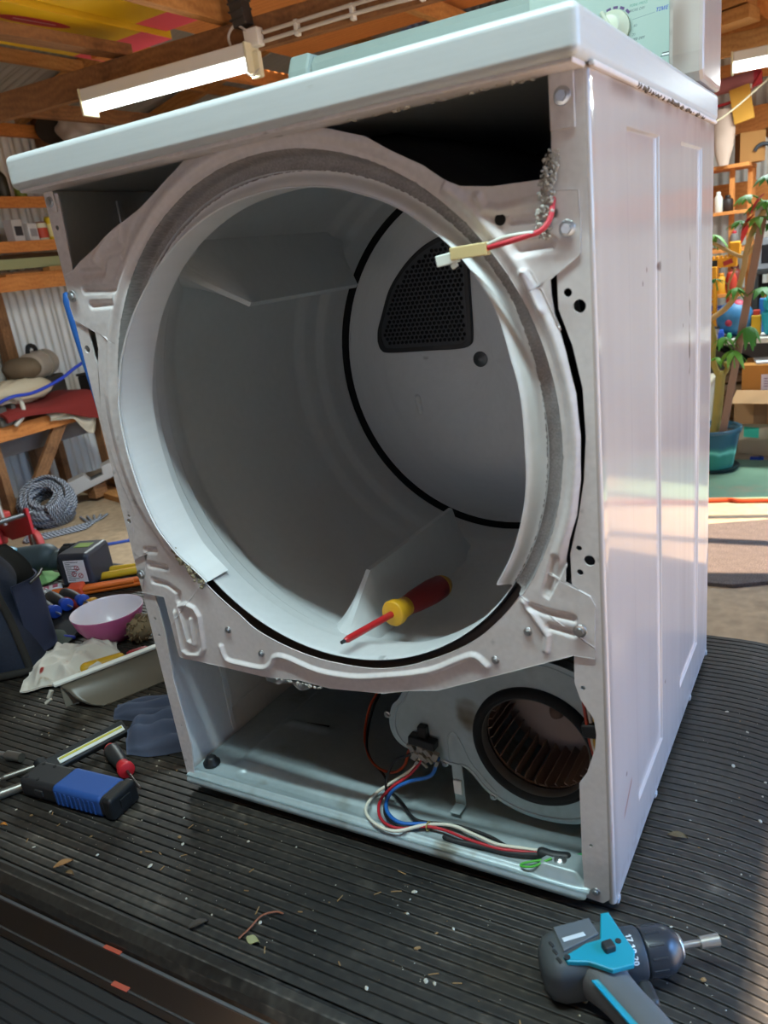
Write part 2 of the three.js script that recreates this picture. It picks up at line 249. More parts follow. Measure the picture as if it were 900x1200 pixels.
// ---------- the clothes dryer ----------
const dryer = thing('clothes_dryer', 'white front-opened clothes dryer with its front panel off, showing drum, blower and wiring', 'dryer', [0, 0, 0]);
const CX = 0.3, CY = 0.487;
{
  const D = dryer, mm = (a) => a.map(([x, y]) => [x / 1000, y / 1000]);
  // --- cabinet sides: pressed sheet with recessed fields, folded front flange ---
  const sideField = (z, y, z0, z1, y0, y1, w = 0.004) => Math.min(sstep(z, z0 - w, z0 + w), 1 - sstep(z, z1 - w, z1 + w), sstep(y, y0 - w, y0 + w), 1 - sstep(y, y1 - w, y1 + w));
  const dense = (lo, hi, n, marks) => { const a = []; for (let i = 0; i <= n; i++) a.push(lerp(lo, hi, i / n)); for (const m of marks) for (const d of [-0.004, -0.002, -0.0012, -0.0006, 0, 0.0006, 0.0012, 0.002, 0.004]) a.push(m + d); return a.filter((q) => q >= Math.min(lo, hi) && q <= Math.max(lo, hi)).sort((p, q) => p - q); };
  const zL = dense(-0.566, -0.004, 40, [-0.232, -0.108, -0.476, -0.345]), yL = dense(0, 0.765, 50, [0.052, 0.06, 0.731]);
  const sheetAt = (X, s) => gridSurf((u, v) => { const k = Math.round(u * (zL.length - 1)), z = zL[s > 0 ? zL.length - 1 - k : k], y = yL[Math.round(v * (yL.length - 1))]; const d = 0.0028 * sideField(z, y, -0.232, -0.108, 0.052, 0.731, 0.0015) + 0.0028 * sideField(z, y, -0.476, -0.345, 0.06, 0.731, 0.0015); return [X - s * d, y, z, -z / 0.566, y / 0.765]; }, zL.length - 1, yL.length - 1, 0.0016);
  const flR = shapeOf([[600, 768], ...[[576, 768], [572, 688], [572, 639], [573, 631], [573, 599], [583, 570], [590, 535], [591, 495], [588, 458], [582, 425], [573, 389], [573, 347], [572, 289], [571, 259], [576, 241], [588, 222], [590, 205], [588, 188], [579, 158], [571, 144], [570, 56], [571, 0]], [590, -1], [597, 6]].map(([x, y]) => [x / 1000, y / 1000]));
  for (const [x, y, r] of [[582, 731, 4], [581, 611, 3.4], [590, 600, 5.2], [581, 395, 2.6], [590, 384, 5], [581, 372, 3], [579, 254, 2.2], [580, 70, 2]]) flR.holes.push(circleHole(x / 1000, y / 1000, r / 1000));
  const corner = (x) => { const g = new THREE.CylinderGeometry(0.004, 0.004, 0.764, 12, 1); g.translate(x, 0.383, -0.004); return g; };
  const right = obj('side_panel', [sheetAt(0.6, 1), corner(0.596)], M.sidePaint, D); right.userData.label = 'glossy right side panel with pressed vertical fields';
  const flangeR = obj('front_flange', place(ext(flR, 0.002), [-0.003, 0, -0.002]), M.bulk, right);
  const flL = shapeOf(mm([[0, 762], [0, 2], [12, 2], [22, 62], [18, 163], [24, 230], [22, 287], [20, 348], [21, 399], [13, 440], [7, 483], [9, 536], [20, 577], [18, 587], [18, 605], [19, 625], [17, 681], [20, 732], [22, 760]]));
  for (const [x, y, r] of [[9, 727, 2.6], [9, 596, 4.2], [8, 386, 3], [10, 393, 2], [12, 252, 2.2], [12, 228, 2], [12, 90, 1.6]]) flL.holes.push(circleHole(x / 1000, y / 1000, r / 1000));
  const left = obj('side_panel', [sheetAt(0, -1), corner(0.004)], M.enamel, D);
  obj('front_flange', place(ext(flL, 0.002), [0.002, 0, -0.002]), M.bulk, left);
  obj('seam_strip', bx(0.003, 0.74, 0.008, [0.004, 0.385, -0.102], [0, 0, 0], 0.001), M.enamel, left);
  // lower edge clips of the right side
  for (const z of [-0.012, -0.19, -0.42, -0.56]) obj('edge_clip', bx(0.005, 0.008, 0.010, [0.599, -0.001, z], [0, 0, 0], 0.002), M.dust, right);
  obj('back_panel', bx(0.596, 0.766, 0.003, [0.3, 0.385, -0.5665], [0, 0, 0], 0.001), M.darkSteel, D);
  // raised pressings around the bracket screws on the flanges
  const pad = (x0, y0, x1, y1, z = 0.0016) => bx(x1 - x0, y1 - y0, 0.002, [(x0 + x1) / 2, (y0 + y1) / 2, z], [0, 0, 0], 0.0009);
  obj('corner_tab', pad(0.571, 0.726, 0.590, 0.765), M.bulk, D); obj('corner_tab', pad(0.006, 0.742, 0.020, 0.764), M.bulk, D);
  // --- lid ---
  const lid = obj('lid', [new RoundedBoxGeometry(0.608, 0.033, 0.606, 4, 0.007).translate(0.3, 0.7825, -0.268)], M.lidPaint, D);
  obj('lid_lip', [bx(0.596, 0.004, 0.03, [0.3, 0.765, 0.014], [0, 0, 0], 0.0015), bx(0.005, 0.004, 0.56, [0.6022, 0.765, -0.28], [0, 0, 0], 0.0015), bx(0.005, 0.004, 0.56, [-0.002, 0.765, -0.28], [0, 0, 0], 0.0015)], M.bulk, lid);
  const r0 = rng(5); const lint0 = [];
  for (let k = 0; k < 60; k++) { const s = 0.0008 + r0() * 0.0016; lint0.push(place(new THREE.IcosahedronGeometry(s, 0), [0.6035 + r0() * 0.001, 0.7625 + r0() * 0.002, -0.13 - r0() * 0.2 - (k > 40 ? 0.15 : 0)])); }
  obj('trapped_dirt', lint0, plain('#6b5d50', 0.95), lid).userData.kind = 'stuff';
  // --- console on the back of the lid ---
  const con = obj('control_console', [place(ext([[-0.452, 0.801], [-0.444, 0.806], [-0.452, 0.935], [-0.462, 0.946], [-0.552, 0.946], [-0.560, 0.938], [-0.562, 0.80]], 0.536, 1, 0.003), [0.042, 0, 0], [0, PI / 2, 0]).translate(0, 0, 0)], plain('#8f9f99', 0.45), D);
  // the extrusion runs along x: rebuild it in place
  con.geometry.dispose(); { const g = ext([[0.452, 0.801], [0.444, 0.806], [0.450, 0.925], [0.460, 0.936], [0.552, 0.936], [0.560, 0.928], [0.562, 0.80]], 0.500, 1, 0.003); g.rotateY(PI / 2); g.translate(0.072, 0, 0); con.geometry = g; }
  const capShape = [[0.446, 0.801], [0.437, 0.81], [0.434, 0.83], [0.440, 0.92], [0.452, 0.941], [0.556, 0.941], [0.566, 0.93], [0.567, 0.80]];
  for (const x of [0.042, 0.574]) { const g = ext(capShape, 0.028, 1, 0.005); g.rotateY(PI / 2); g.translate(x, 0, 0); obj('console_end_cap', g, x > 0.3 ? M.sidePaint : plain('#93a39d', 0.4), con); }
  // printed fascia: flat print on a thin sheet 0.17 m wide and 0.124 m high
  const cv = document.createElement('canvas'); cv.width = 1024; cv.height = 747; const c = cv.getContext('2d'), S = 1024 / 0.17;
  c.fillStyle = '#9fb2a9'; c.fillRect(0, 0, 1024, 747); const px = (x) => (x - 0.404) * S, py = (y) => (0.930 - y) * S;
  c.font = 'italic bold 34px sans-serif'; c.fillStyle = '#3c55a6'; c.fillText('TIME DRY', px(0.5535), py(0.8795)); c.strokeStyle = '#5b6a70'; c.lineWidth = 2; c.beginPath(); c.moveTo(px(0.527), py(0.8775)); c.lineTo(px(0.553), py(0.8795)); c.stroke();
  c.fillStyle = '#2463b4'; for (let k = 0; k < 3; k++) { c.beginPath(); c.ellipse(px(0.5235) - k * 9, py(0.872) + k * 34, 11, k === 1 ? 24 : 15, 0.2, 0, 7); c.fill(); }
  c.fillStyle = '#4a5458'; c.font = 'italic 22px sans-serif'; c.fillText('80', px(0.5285), py(0.8695)); c.fillText('70', px(0.5265), py(0.8605)); c.font = 'italic bold 22px sans-serif'; c.fillText('TIMED DRY', px(0.522), py(0.8555));
  c.fillStyle = '#56406e'; for (let k = 0; k < 5; k++) { const a = 2.2 - k * 0.36; c.save(); c.translate(px(0.506) + Math.cos(a) * 134, py(0.872) - Math.sin(a) * 134); c.rotate(PI / 2 - a); c.fillRect(-15, -9, 32, 17); c.restore(); }
  c.fillStyle = '#3f7d6a'; c.font = 'italic 22px sans-serif'; c.fillText('PERM PRESS', px(0.524), py(0.8905)); c.fillStyle = '#4a5458'; c.fillText('MORE DRY', px(0.524), py(0.8855));
  c.fillStyle = '#31373a'; c.fillRect(px(0.5610), py(0.8365), 66, 6); c.fillRect(px(0.5595), py(0.8335), 66, 6); c.fillStyle = '#eef3f0'; c.fillRect(px(0.5610), py(0.8365) + 7, 66, 11);
  const ct = new THREE.CanvasTexture(cv); ct.colorSpace = THREE.SRGBColorSpace; ct.needsUpdate = true;
  const fg = new THREE.BoxGeometry(0.17, 0.124, 0.0012);
  fg.rotateX(-0.066); fg.translate(0.489, 0.868, -0.4435); const fas = obj('printed_fascia', fg, std({ map: ct, roughness: 0.4 }), con); fas.userData.label = 'pale green printed fascia with dial markings';
  { const k = lathe([[0, 0.022], [0.010, 0.022], [0.012, 0.019], [0.013, 0.008], [0.019, 0.005], [0.020, 0], [0, 0]], 32, [0.506, 0.872, -0.441], [PI / 2 - 0.06, 0, 0]); const knob = obj('timer_knob', [k], plain('#c3c9b4', 0.4), con); obj('knob_grip', bx(0.005, 0.034, 0.016, [0.506, 0.873, -0.424], [-0.06, 0, 0.5], 0.002), plain('#b4bba6', 0.4), knob); }

  // --- bulkhead: stamped front panel as polar lofts round the drum axis ---
  const outline = mm([[35, 689], [133, 728], [209, 764], [272, 766], [329, 766], [374, 763], [413, 750], [437, 735], [464, 720], [481, 707], [495, 700], [522, 696], [563, 695], [567, 691], [573, 686], [590, 684], [591, 660], [590, 639], [584, 634], [565, 622], [565, 611], [567, 596], [575, 566], [582, 532], [584.5, 496], [583, 459], [578, 426], [571, 404], [566, 383], [565, 361], [587, 350], [591, 342], [589, 288], [569, 288], [421, 223], [386, 216], [352, 206], [280, 199], [235, 202], [183, 197], [108, 200], [50, 201], [44, 203], [42, 287], [24, 288], [3, 289], [4, 334], [31, 345], [25, 402], [15, 440], [10, 484], [10, 526], [17, 546], [26, 581], [32, 596], [33, 614], [4, 629], [2, 644], [7, 678], [19, 681]]);
  const T = (deg) => deg * PI / 180;
  const polar = outline.map(([x, y]) => [(Math.atan2(y - CY, x - CX) + 2 * PI) % (2 * PI), Math.hypot(x - CX, y - CY)]).sort((a, b) => a[0] - b[0]);
  // exact radius along straight outline edges
  const rOut = (th) => { let i = polar.findIndex((p) => p[0] > th); if (i < 0) i = 0; const a = polar[(i - 1 + polar.length) % polar.length], b = polar[i]; const ax = a[1] * Math.cos(a[0]), ay = a[1] * Math.sin(a[0]), bx_ = b[1] * Math.cos(b[0]), by = b[1] * Math.sin(b[0]); const dx = Math.cos(th), dy = Math.sin(th), ex = bx_ - ax, ey = by - ay, den = dx * ey - dy * ex; return Math.abs(den) < 1e-9 ? b[1] : (ax * ey - ay * ex) / den; };
  const lipTab = [[0, 0.2355], [17, 0.240], [30, 0.2475], [42, 0.249], [55, 0.2465], [69, 0.242], [82, 0.238], [94, 0.2355], [111, 0.2355], [133, 0.2375], [150, 0.240], [160, 0.242], [171, 0.245], [188, 0.2445], [199, 0.246], [207, 0.248], [213, 0.250], [223, 0.246], [240, 0.25], [270, 0.252], [300, 0.255], [322, 0.245], [327, 0.239], [335, 0.239], [346, 0.2375], [360, 0.2355]];
  const look = (tab, deg) => { deg = (deg + 360) % 360; for (let i = 1; i < tab.length; i++) if (deg <= tab[i][0]) { const t = (deg - tab[i - 1][0]) / (tab[i][0] - tab[i - 1][0]), s = t * t * (3 - 2 * t) * 0.6 + t * 0.4; return lerp(tab[i - 1][1], tab[i][1], s); } return tab[tab.length - 1][1]; };
  const lipZ = (deg) => 0.004 + 0.013 * sstep(deg, 120, 165) * (1 - sstep(deg, 200, 222));
  const rChan = (th) => { const ox = 0.006, oy = 0.005, R = 0.2625; const b = ox * Math.cos(th) + oy * Math.sin(th); return b + Math.sqrt(Math.max(0, R * R - ox * ox - oy * oy + b * b)); };
  const lowEdge = [[223, 0.250], [236, 0.2495], [243, 0.2535], [257, 0.2525], [270, 0.2525], [283, 0.2555], [296, 0.256], [314, 0.261], [327, 0.2625]];
  const beads = [
    [mm(smoothPts([[123, 230], [128, 213], [150, 210], [184, 210], [199, 218], [206, 228], [223, 231], [264, 221], [300, 220], [334, 224], [410, 244], [452, 266], [468, 272], [480, 263]], 40)), 0.005, 0.004],
    [mm([[56, 268], [54, 214], [62, 209], [84, 212], [92, 222], [97, 268], [92, 278], [80, 282], [66, 278], [68, 230], [78, 226], [82, 262]]), 0.0045, 0.0042],
    [mm([[36, 677], [66, 676], [74, 690], [101, 697]]), 0.007, -0.004], [mm([[33, 660], [81, 657], [97, 676]]), 0.006, -0.0045], [mm([[38, 643], [72, 642]]), 0.006, -0.004],
    [mm([[60, 690], [92, 712], [112, 716], [100, 690]]), 0.006, 0.003],
    [mm([[30, 350], [46, 350]]), 0.006, -0.004], [mm([[30, 330], [58, 328]]), 0.006, -0.0045], [mm([[30, 308], [52, 306], [70, 296], [66, 284]]), 0.006, -0.004],
    [mm([[529, 334], [545, 329], [570, 326]]), 0.0055, -0.0045], [mm([[548, 315], [570, 311]]), 0.0055, -0.0045], [mm([[524, 338], [545, 306], [543, 290]]), 0.005, 0.003], [mm([[556, 384], [547, 352]]), 0.006, -0.004],
    [mm([[509, 690], [514, 681], [526, 678], [562, 680]]), 0.006, 0.003], [mm([[538, 669], [570, 669]]), 0.005, -0.003], [mm([[541, 647], [567, 648]]), 0.008, -0.004], [mm([[544, 628], [556, 600]]), 0.006, 0.003],
  ];
  const bump = (d, w) => (d < w ? 0.5 + 0.5 * Math.cos(PI * d / w) : 0);
  const relief = (x, y, th, r, deg) => {
    let h = 0.002; for (const [pl, w, a] of beads) { const d = segDist(x, y, pl); if (d < w) h += a * bump(d, w); }
    const rc = rChan(th); const up = sstep(deg, 45, 75) * (1 - sstep(deg, 200, 222)) + (deg > 300 ? sstep(deg, 326, 348) : deg < 50 ? 1 : 0);
    h += 0.0035 * bump(Math.abs(r - rc - 0.011), 0.008) * Math.min(1, up) * 1;
    const top = sstep(deg, 58, 75) * (1 - sstep(deg, 135, 150)); h -= 0.0042 * bump(Math.abs(r - rc - 0.026), 0.011) * top; h += 0.003 * bump(Math.abs(r - rc - 0.044), 0.007) * sstep(deg, 84, 96) * (1 - sstep(deg, 122, 132));
    const lf = sstep(deg, 160, 172) * (1 - sstep(deg, 196, 208)); h += 0.003 * bump(Math.abs(r - rc - 0.017), 0.009) * lf;
    const rt = deg > 330 || deg < 30 ? 1 : 0; h -= 0.0035 * sstep(r, rc + 0.012, rc + 0.02) * rt * (r < 0.287 ? 1 : 0) * 0.5;
    h += 0.0004 * N3(x * 60, y * 60, 2) * (deg > 215 && deg < 330 ? 0.4 : 1);
    return h;
  };
  const angles = (d0, d1, n) => { const a = []; for (let i = 0; i <= n; i++) a.push(lerp(T(d0), T(d1), i / n)); for (const [p] of polar) for (const q of [p, p + 2 * PI]) if (q > T(d0) && q < T(d1)) a.push(q); return a.sort((x, y) => x - y); };
  const loft = (d0, d1, n, rr, m, zf, t) => { const A = angles(d0, d1, n); return gridSurf((u, v) => { const th = A[A.length - 1 - Math.round(u * (A.length - 1))] % (2 * PI), deg = th * 180 / PI, [ra, rb] = rr(th, deg), r = lerp(ra, rb, v), x = CX + r * Math.cos(th), y = CY + r * Math.sin(th); return [x, y, zf(x, y, th, r, deg, v), x, y]; }, A.length - 1, m, t); };
  const inBand = (deg) => deg >= 223 && deg <= 327;
  const innerOf = (th, deg) => (inBand(deg) ? look(lowEdge, deg) : Math.max(rChan(th), look(lipTab, deg) + 0.004));
  const bulk = obj('front_bulkhead', [loft(223, 327, 420, (th, deg) => [innerOf(th, deg), rOut(th)], 84, relief, 0.0015), loft(327, 583, 1000, (th, deg) => [innerOf(th, deg), rOut(th)], 84, relief, 0.0015)], M.bulk, D);
  bulk.userData.label = 'dusty stamped steel front bulkhead with a round opening';
  // recessed channel round the opening, then the white collar
  const chZ = (t, zl) => { const q = clamp(t, 0, 1); return q < 0.4 ? lerp(zl, -0.012, Math.pow(sstep(q, -0.1, 0.4), 1.3)) : q < 0.82 ? -0.012 - 0.002 * Math.sin((q - 0.4) / 0.42 * PI) : lerp(-0.012, 0.002, sstep(q, 0.82, 1)); };
  const ch = obj('felt_channel', loft(327, 583, 420, (th, deg) => { const a = look(lipTab, deg), b = innerOf(th, deg); return [lerp(a, b, 0.42), b]; }, 14, (x, y, th, r, deg, v) => chZ(0.42 + 0.58 * v, lipZ(deg)) + 0.0006 * N3(x * 300, y * 300, 1), 0.0012), M.dust, D);
  ch.userData.label = 'grey lint-coated channel round the drum opening';
  const colEnd = (deg) => 1; // collar: front-facing lip and the cylinder behind it
  const collarF = loft(326, 584, 420, (th, deg) => { const a = look(lipTab, deg), b = Math.max(rChan(th), a + 0.004); return [a, lerp(a, b, 0.44)]; }, 10, (x, y, th, r, deg, v) => chZ(0.44 * v, lipZ(deg)), 0.0012);
  const collarC = loft(326, 584, 420, (th, deg) => { const a = look(lipTab, deg); return [a, a]; }, 8, (x, y, th, r, deg, v) => lerp(lipZ(deg), -0.036, v), 0.0);
  const col = obj('opening_collar', [collarF, collarC], M.enamel, D); col.userData.label = 'white collar lining the drum opening';
  { const gp = []; const rr = rng(8); for (let k = 0; k < 46; k++) { const dg = 211 + rr() * 13, th = T(dg), r = look(lipTab, dg) + 0.001 + rr() * 0.009; gp.push(place(new THREE.IcosahedronGeometry(0.0012 + rr() * 0.0022, 0), [CX + r * Math.cos(th), CY + r * Math.sin(th), 0.004 + rr() * 0.003])); } obj('glue_residue', gp, plain('#8d8066', 0.9), col).userData.kind = 'stuff'; }
  // dark felt ring between bulkhead and drum
  obj('felt_seal', lathe([[0.2545, -0.030], [0.275, -0.030], [0.275, -0.020], [0.268, -0.016], [0.258, -0.019], [0.2545, -0.022], [0.2545, -0.030]], 96, [CX, CY, 0], [PI / 2, 0, 0]), plain('#5a524e', 0.95), D);
  // --- drum --- (lathe radius, axial position; front at z = -0.02)
  const prof = [[0.2518, -0.012], [0.2503, -0.013], [0.2503, -0.018], [0.2520, -0.032], [0.2535, -0.052], [0.2575, -0.056], [0.2630, -0.062], [0.2645, -0.076], [0.268, -0.080], [0.272, -0.086], [0.2745, -0.10], [0.2840, -0.113], [0.2868, -0.122], [0.287, -0.15], [0.287, -0.375], [0.2862, -0.383], [0.2815, -0.394], [0.2805, -0.402], [0.2805, -0.424], [0.2795, -0.430], [0.2740, -0.440], [0.2728, -0.447], [0.2728, -0.470], [0.2720, -0.478], [0.2705, -0.492]];
  const drumGroup = obj('drum', (() => { const g = lathe(prof.map(([r, z]) => [r, z]), 144, [0, 0, 0], [PI / 2, 0, 0]); g.computeVertexNormals(); const uv = g.attributes.uv, p = g.attributes.position; for (let i = 0; i < uv.count; i++) uv.setXY(i, uv.getX(i) * 1.8, p.getZ(i)); return g.translate(CX, CY, 0); })(), M.drum, D);
  obj('outer_shell', lathe([[0.2536, -0.014], [0.2575, -0.052], [0.2680, -0.064], [0.2740, -0.083], [0.2800, -0.10], [0.2895, -0.122], [0.2895, -0.383], [0.283, -0.404], [0.283, -0.43], [0.2755, -0.45], [0.2725, -0.4925], [0.2705, -0.492]], 120, [CX, CY, 0], [PI / 2, 0, 0]), plain('#55585c', 0.5, 0.5), drumGroup);
  drumGroup.userData.label = 'grey-white drum interior';
  // three lifters, 120 degrees apart: a sheet-metal ridge with sloped ends
  const lifter = (deg) => {
    const P = (dd, r, z) => { const th = T(deg + dd); return V(CX + r * Math.cos(th), CY + r * Math.sin(th), z); };
    const rb = 0.2865, ring = (z, wr, h) => { // cross-section at z: base half angle wr, ridge radius h
      const pts = []; for (let i = 0; i <= 16; i++) { const t = i / 8 - 1, a = Math.abs(t), f = 1 - Math.pow(Math.max(0, (a - 0.12) / 0.88), 1.0); pts.push(P(t * wr, lerp(rb + 0.002, h, Math.max(0, f) * (a < 0.12 ? 1 : 1)), z)); } return pts; };
    const secs = []; const ridge = (z) => (z > -0.137 ? lerp(0.282, 0.203, sstep(-z, 0.075, 0.137) * 0 + clamp((-z - 0.078) / 0.059, 0, 1)) : z < -0.380 ? lerp(0.203, 0.276, clamp((-z - 0.380) / 0.055, 0, 1)) : 0.203);
    for (const z of [-0.078, -0.09, -0.105, -0.12, -0.131, -0.137, -0.143, -0.2, -0.26, -0.32, -0.372, -0.380, -0.388, -0.405, -0.42, -0.435]) secs.push(ring(z, 6.6 * (z < -0.4 ? 0.9 : 1), ridge(z)));
    const g = gridSurf((u, v) => { const p = secs[Math.round(v * (secs.length - 1))][Math.round(u * 16)]; return [p.x, p.y, p.z, p.z, u * 0.12]; }, 16, secs.length - 1);
    return toCreasedNormals(g, 0.5);
  };
  for (const dg of [139, 259, 19]) obj('lifter', lifter(dg), M.drum, drumGroup);
  // stationary back plate with black seal ring, vent grille, screw and slot
  const bp = obj('drum_back_plate', [lathe([[0, 0.004], [0.19, 0.004], [0.205, 0.001], [0.24, 0.0], [0.262, 0.003], [0.266, 0], [0.266, -0.004]].map(([r, h]) => [r, h]), 96, [CX, CY, -0.504], [PI / 2, 0, 0])], M.drum, D);
  obj('back_seal', lathe([[0.262, -0.002], [0.2665, 0.0035], [0.271, 0.0045], [0.275, 0.001], [0.275, -0.006], [0.262, -0.006]], 96, [CX, CY, -0.5], [PI / 2, 0, 0]), M.felt, bp);
  const gOut = mm(smoothPts([[101, 527], [104, 545], [114, 567], [133, 605], [159, 634], [186, 655], [212, 668], [240, 676], [262, 676], [270, 668], [273, 650], [271, 600], [269, 530], [262, 512], [240, 508], [200, 508], [123, 508], [106, 513], [101, 527]], 90));
  const gc = [0.195, 0.585], inner = gOut.map(([x, y]) => [lerp(x, gc[0], 0.075), lerp(y, gc[1], 0.075)]);
  const insidePoly = (x, y, pl) => { let c = false; for (let i = 0, j = pl.length - 1; i < pl.length; j = i++) { const [xi, yi] = pl[i], [xj, yj] = pl[j]; if (yi > y !== yj > y && x < (xj - xi) * (y - yi) / (yj - yi) + xi) c = !c; } return c; };
  const frameSh = shapeOf(gOut); frameSh.holes.push(new THREE.Path(inner.slice(0, -1).map(([x, y]) => new THREE.Vector2(x, y))));
  const grille = obj('vent_grille', [place(ext(frameSh, 0.007, 1, 0.0015), [0, 0, -0.501])], M.blackPlastic, bp);
  const holes = []; const inn2 = inner.map(([x, y]) => [lerp(x, gc[0], 0.03), lerp(y, gc[1], 0.03)]);
  for (let j = 0; j < 26; j++) for (let i = 0; i < 26; i++) { const x = 0.10 + (i + (j % 2) * 0.5) * 0.0076, y = 0.51 + j * 0.0066; if (insidePoly(x, y, inn2) && segDist(x, y, inn2) > 0.0035) { const p = new THREE.Path(); for (let k = 0; k < 6; k++) { const a = -k * PI / 3 + PI / 6; p[k ? 'lineTo' : 'moveTo'](x + 0.0031 * Math.cos(a), y + 0.0031 * Math.sin(a)); } p.closePath(); holes.push(p); } }
  const hg = place(ext(shapeOf(inner.slice(0, -1)), 0.002, 1, 0, holes), [0, 0, -0.4975]); const mesh = obj('hexagon_mesh', hg, plain('#3a3c40', 0.6), grille); mesh.userData.kind = 'stuff';
  obj('grille_backing', place(ext(shapeOf(inner.slice(0, -1)), 0.001), [0, 0, -0.5001]), plain('#08080a', 0.9), grille);
  obj('back_screw', [lathe([[0, 0.004], [0.004, 0.004], [0.005, 0.002], [0.011, 0.001], [0.012, 0]], 20, [0.277, 0.490, -0.4995], [PI / 2, 0, 0])], M.darkSteel, bp);
  obj('pressed_slot', place(new THREE.CapsuleGeometry(0.006, 0.022, 4, 12), [0.161, 0.422, -0.502], [0, 0, 0.1]), M.drum, bp);
  // --- screws on bulkhead and flanges ---
  const screw = (x, y, z, r = 0.0042, p = D) => { const h = [place(new THREE.CylinderGeometry(r * 0.92, r, 0.0026, 6), [x, y, z + 0.0018], [PI / 2, 0.3, 0]), lathe([[0, 0.0012], [r * 1.45, 0.0009], [r * 1.55, 0]], 18, [x, y, z], [PI / 2, 0, 0]), place(new THREE.CylinderGeometry(r * 0.4, r * 0.4, 0.0004, 10), [x, y, z + 0.0031], [PI / 2, 0, 0])]; return obj('screw', h, M.steel, p); };
  for (const [x, y] of [[0.013, 0.655], [0.581, 0.658], [0.577, 0.316], [0.013, 0.316]]) screw(x, y, 0.0045);
  for (const [x, y] of [[0.141, 0.255], [0.187, 0.230], [0.526, 0.307], [0.490, 0.271]]) screw(x, y, 0.0025, 0.0028);
  screw(0.581, 0.748, 0.003); screw(0.013, 0.753, 0.003, 0.0036); screw(0.580, 0.012, 0.0004, 0.003);
  obj('bulkhead_hole', place(new THREE.CylinderGeometry(0.0045, 0.0045, 0.0012, 20), [0.527, 0.671, 0.0026], [PI / 2, 0, 0]), M.felt, D);
  // lint round the upper right bracket
  { const rr = rng(77), L = []; for (let k = 0; k < 420; k++) { const t = rr(), s = 0.0005 + rr() * rr() * 0.0019; L.push(place(new THREE.IcosahedronGeometry(s, 0), [0.5715 - 0.009 * t + (rr() - 0.5) * 0.012, 0.712 - 0.058 * t + (rr() - 0.5) * 0.006, 0.004 + rr() * 0.004 - (t < 0.2 ? 0.004 : 0)], [rr() * 3, rr() * 3, 0])); }
    for (let k = 0; k < 70; k++) { const t = rr(); L.push(place(new THREE.IcosahedronGeometry(0.001 + rr() * 0.002, 0), [0.40 + t * 0.16, 0.7635 + rr() * 0.002, 0.012 - rr() * 0.014])); }
    for (let k = 0; k < 50; k++) { const t = rr(), x = 0.20 + t * 0.05; L.push(place(new THREE.IcosahedronGeometry(0.0008 + rr() * 0.0016, 0), [x + rr() * 0.02, 0.198 - rr() * 0.003, 0.001])); }
    obj('lint', L, plain('#b8b3aa', 1), D).userData.kind = 'stuff'; }
  // torn foil strip hanging below the bulkhead edge
  obj('foil_strip', gridSurf((u, v) => [0.187 + u * 0.06, 0.1985 - v * (0.006 + 0.003 * Math.sin(u * 9)), 0.0015 + 0.002 * Math.sin(u * 14 + v * 3)], 16, 4, 0.0004), M.steel, D);
  // --- base pan ---
  const bp2 = (x, z) => { let y = 0.012; y += 0.006 * sstep(z, -0.0035, 0.0) * 0 + 0.004 * bump(Math.abs(z + 0.004), 0.006); y += 0.006 * sstep(-z, 0.035, 0.043) * sstep(x, 0.058, 0.068) * (1 - sstep(x, 0.30, 0.315)); const d = segDist(x, z, [[0.085, -0.026], [0.33, -0.020]]); y -= 0.0035 * (1 - sstep(d, 0.006, 0.011)); y += 0.012 * sstep(x, 0.508, 0.522) * (1 - sstep(x, 0.556, 0.570)) * sstep(z, -0.046, -0.03) * (1 - sstep(z, -0.008, 0.004)); y -= 0.006 * sstep(x, 0.335, 0.35) * sstep(-z, 0.045, 0.055); y += 0.008 * bump(segDist(x, z, [[0.08, -0.145], [0.144, -0.145]]), 0.01) * 0.5; return y; };
  const pan = obj('base_pan', [gridSurf((u, v) => { const x = lerp(0.006, 0.574, u), z = lerp(0.006, -0.56, Math.pow(v, 1.25)); return [x, bp2(x, z), z, x, z]; }, 150, 130, 0.0015), gridSurf((u, v) => { const x = lerp(0.010, 0.572 - 0.012 * (1 - sstep(v, 0, 0.7)), u), y = lerp(-0.001, 0.012, v), z = 0.006 + 0.004 * Math.sin(v * PI * 0.9) + 0.0; return [x, y, z, x, y]; }, 40, 8, 0.0015)], M.galv, D);
  pan.userData.label = 'galvanised base pan with rust stains';
  obj('pan_slot', bx(0.062, 0.001, 0.005, [0.112, 0.0188, -0.15], [0, 0.1, 0], 0.0003), M.felt, pan);
  obj('rubber_grommet', lathe([[0, 0.012], [0.005, 0.013], [0.008, 0.010], [0.0085, 0.006], [0.012, 0.004], [0.012, 0]], 24, [0.026, 0.013, -0.026]), M.blackPlastic, D);
  screw(0.531, 0.0235, -0.016, 0.003, pan).geometry = lathe([[0, 0.003], [0.003, 0.003], [0.0034, 0.001], [0.007, 0.0008], [0.007, 0]], 16, [0.537, 0.0235, -0.017]);
  for (const [x, z] of [[0.04, -0.04], [0.56, -0.04], [0.04, -0.52], [0.56, -0.52]]) obj('foot', lathe([[0, 0.018], [0.012, 0.018], [0.013, 0.008], [0.019, 0.006], [0.020, 0.0], [0, 0]], 20, [x, -0.012, z]), M.blackPlastic, D);
  // --- blower housing, seal, impeller ---
  const BZ0 = -0.075;
  const bl = smoothPts([[345, 188], [322, 150], [310, 136], [303, 112], [306, 92], [319, 79], [345, 74], [382, 67], [398, 69], [410, 62], [432, 38], [474, 21], [520, 21], [552, 33], [576, 60], [584, 110], [578, 190], [560, 215], [500, 231], [400, 207], [345, 188]], 110).map(([x, y]) => [x / 1000, y / 1000]);
  const RC = [0.4948, 0.1203];
  const bsh = shapeOf(bl.slice(0, -1)); bsh.holes.push(circleHole(RC[0], RC[1], 0.066, 48));
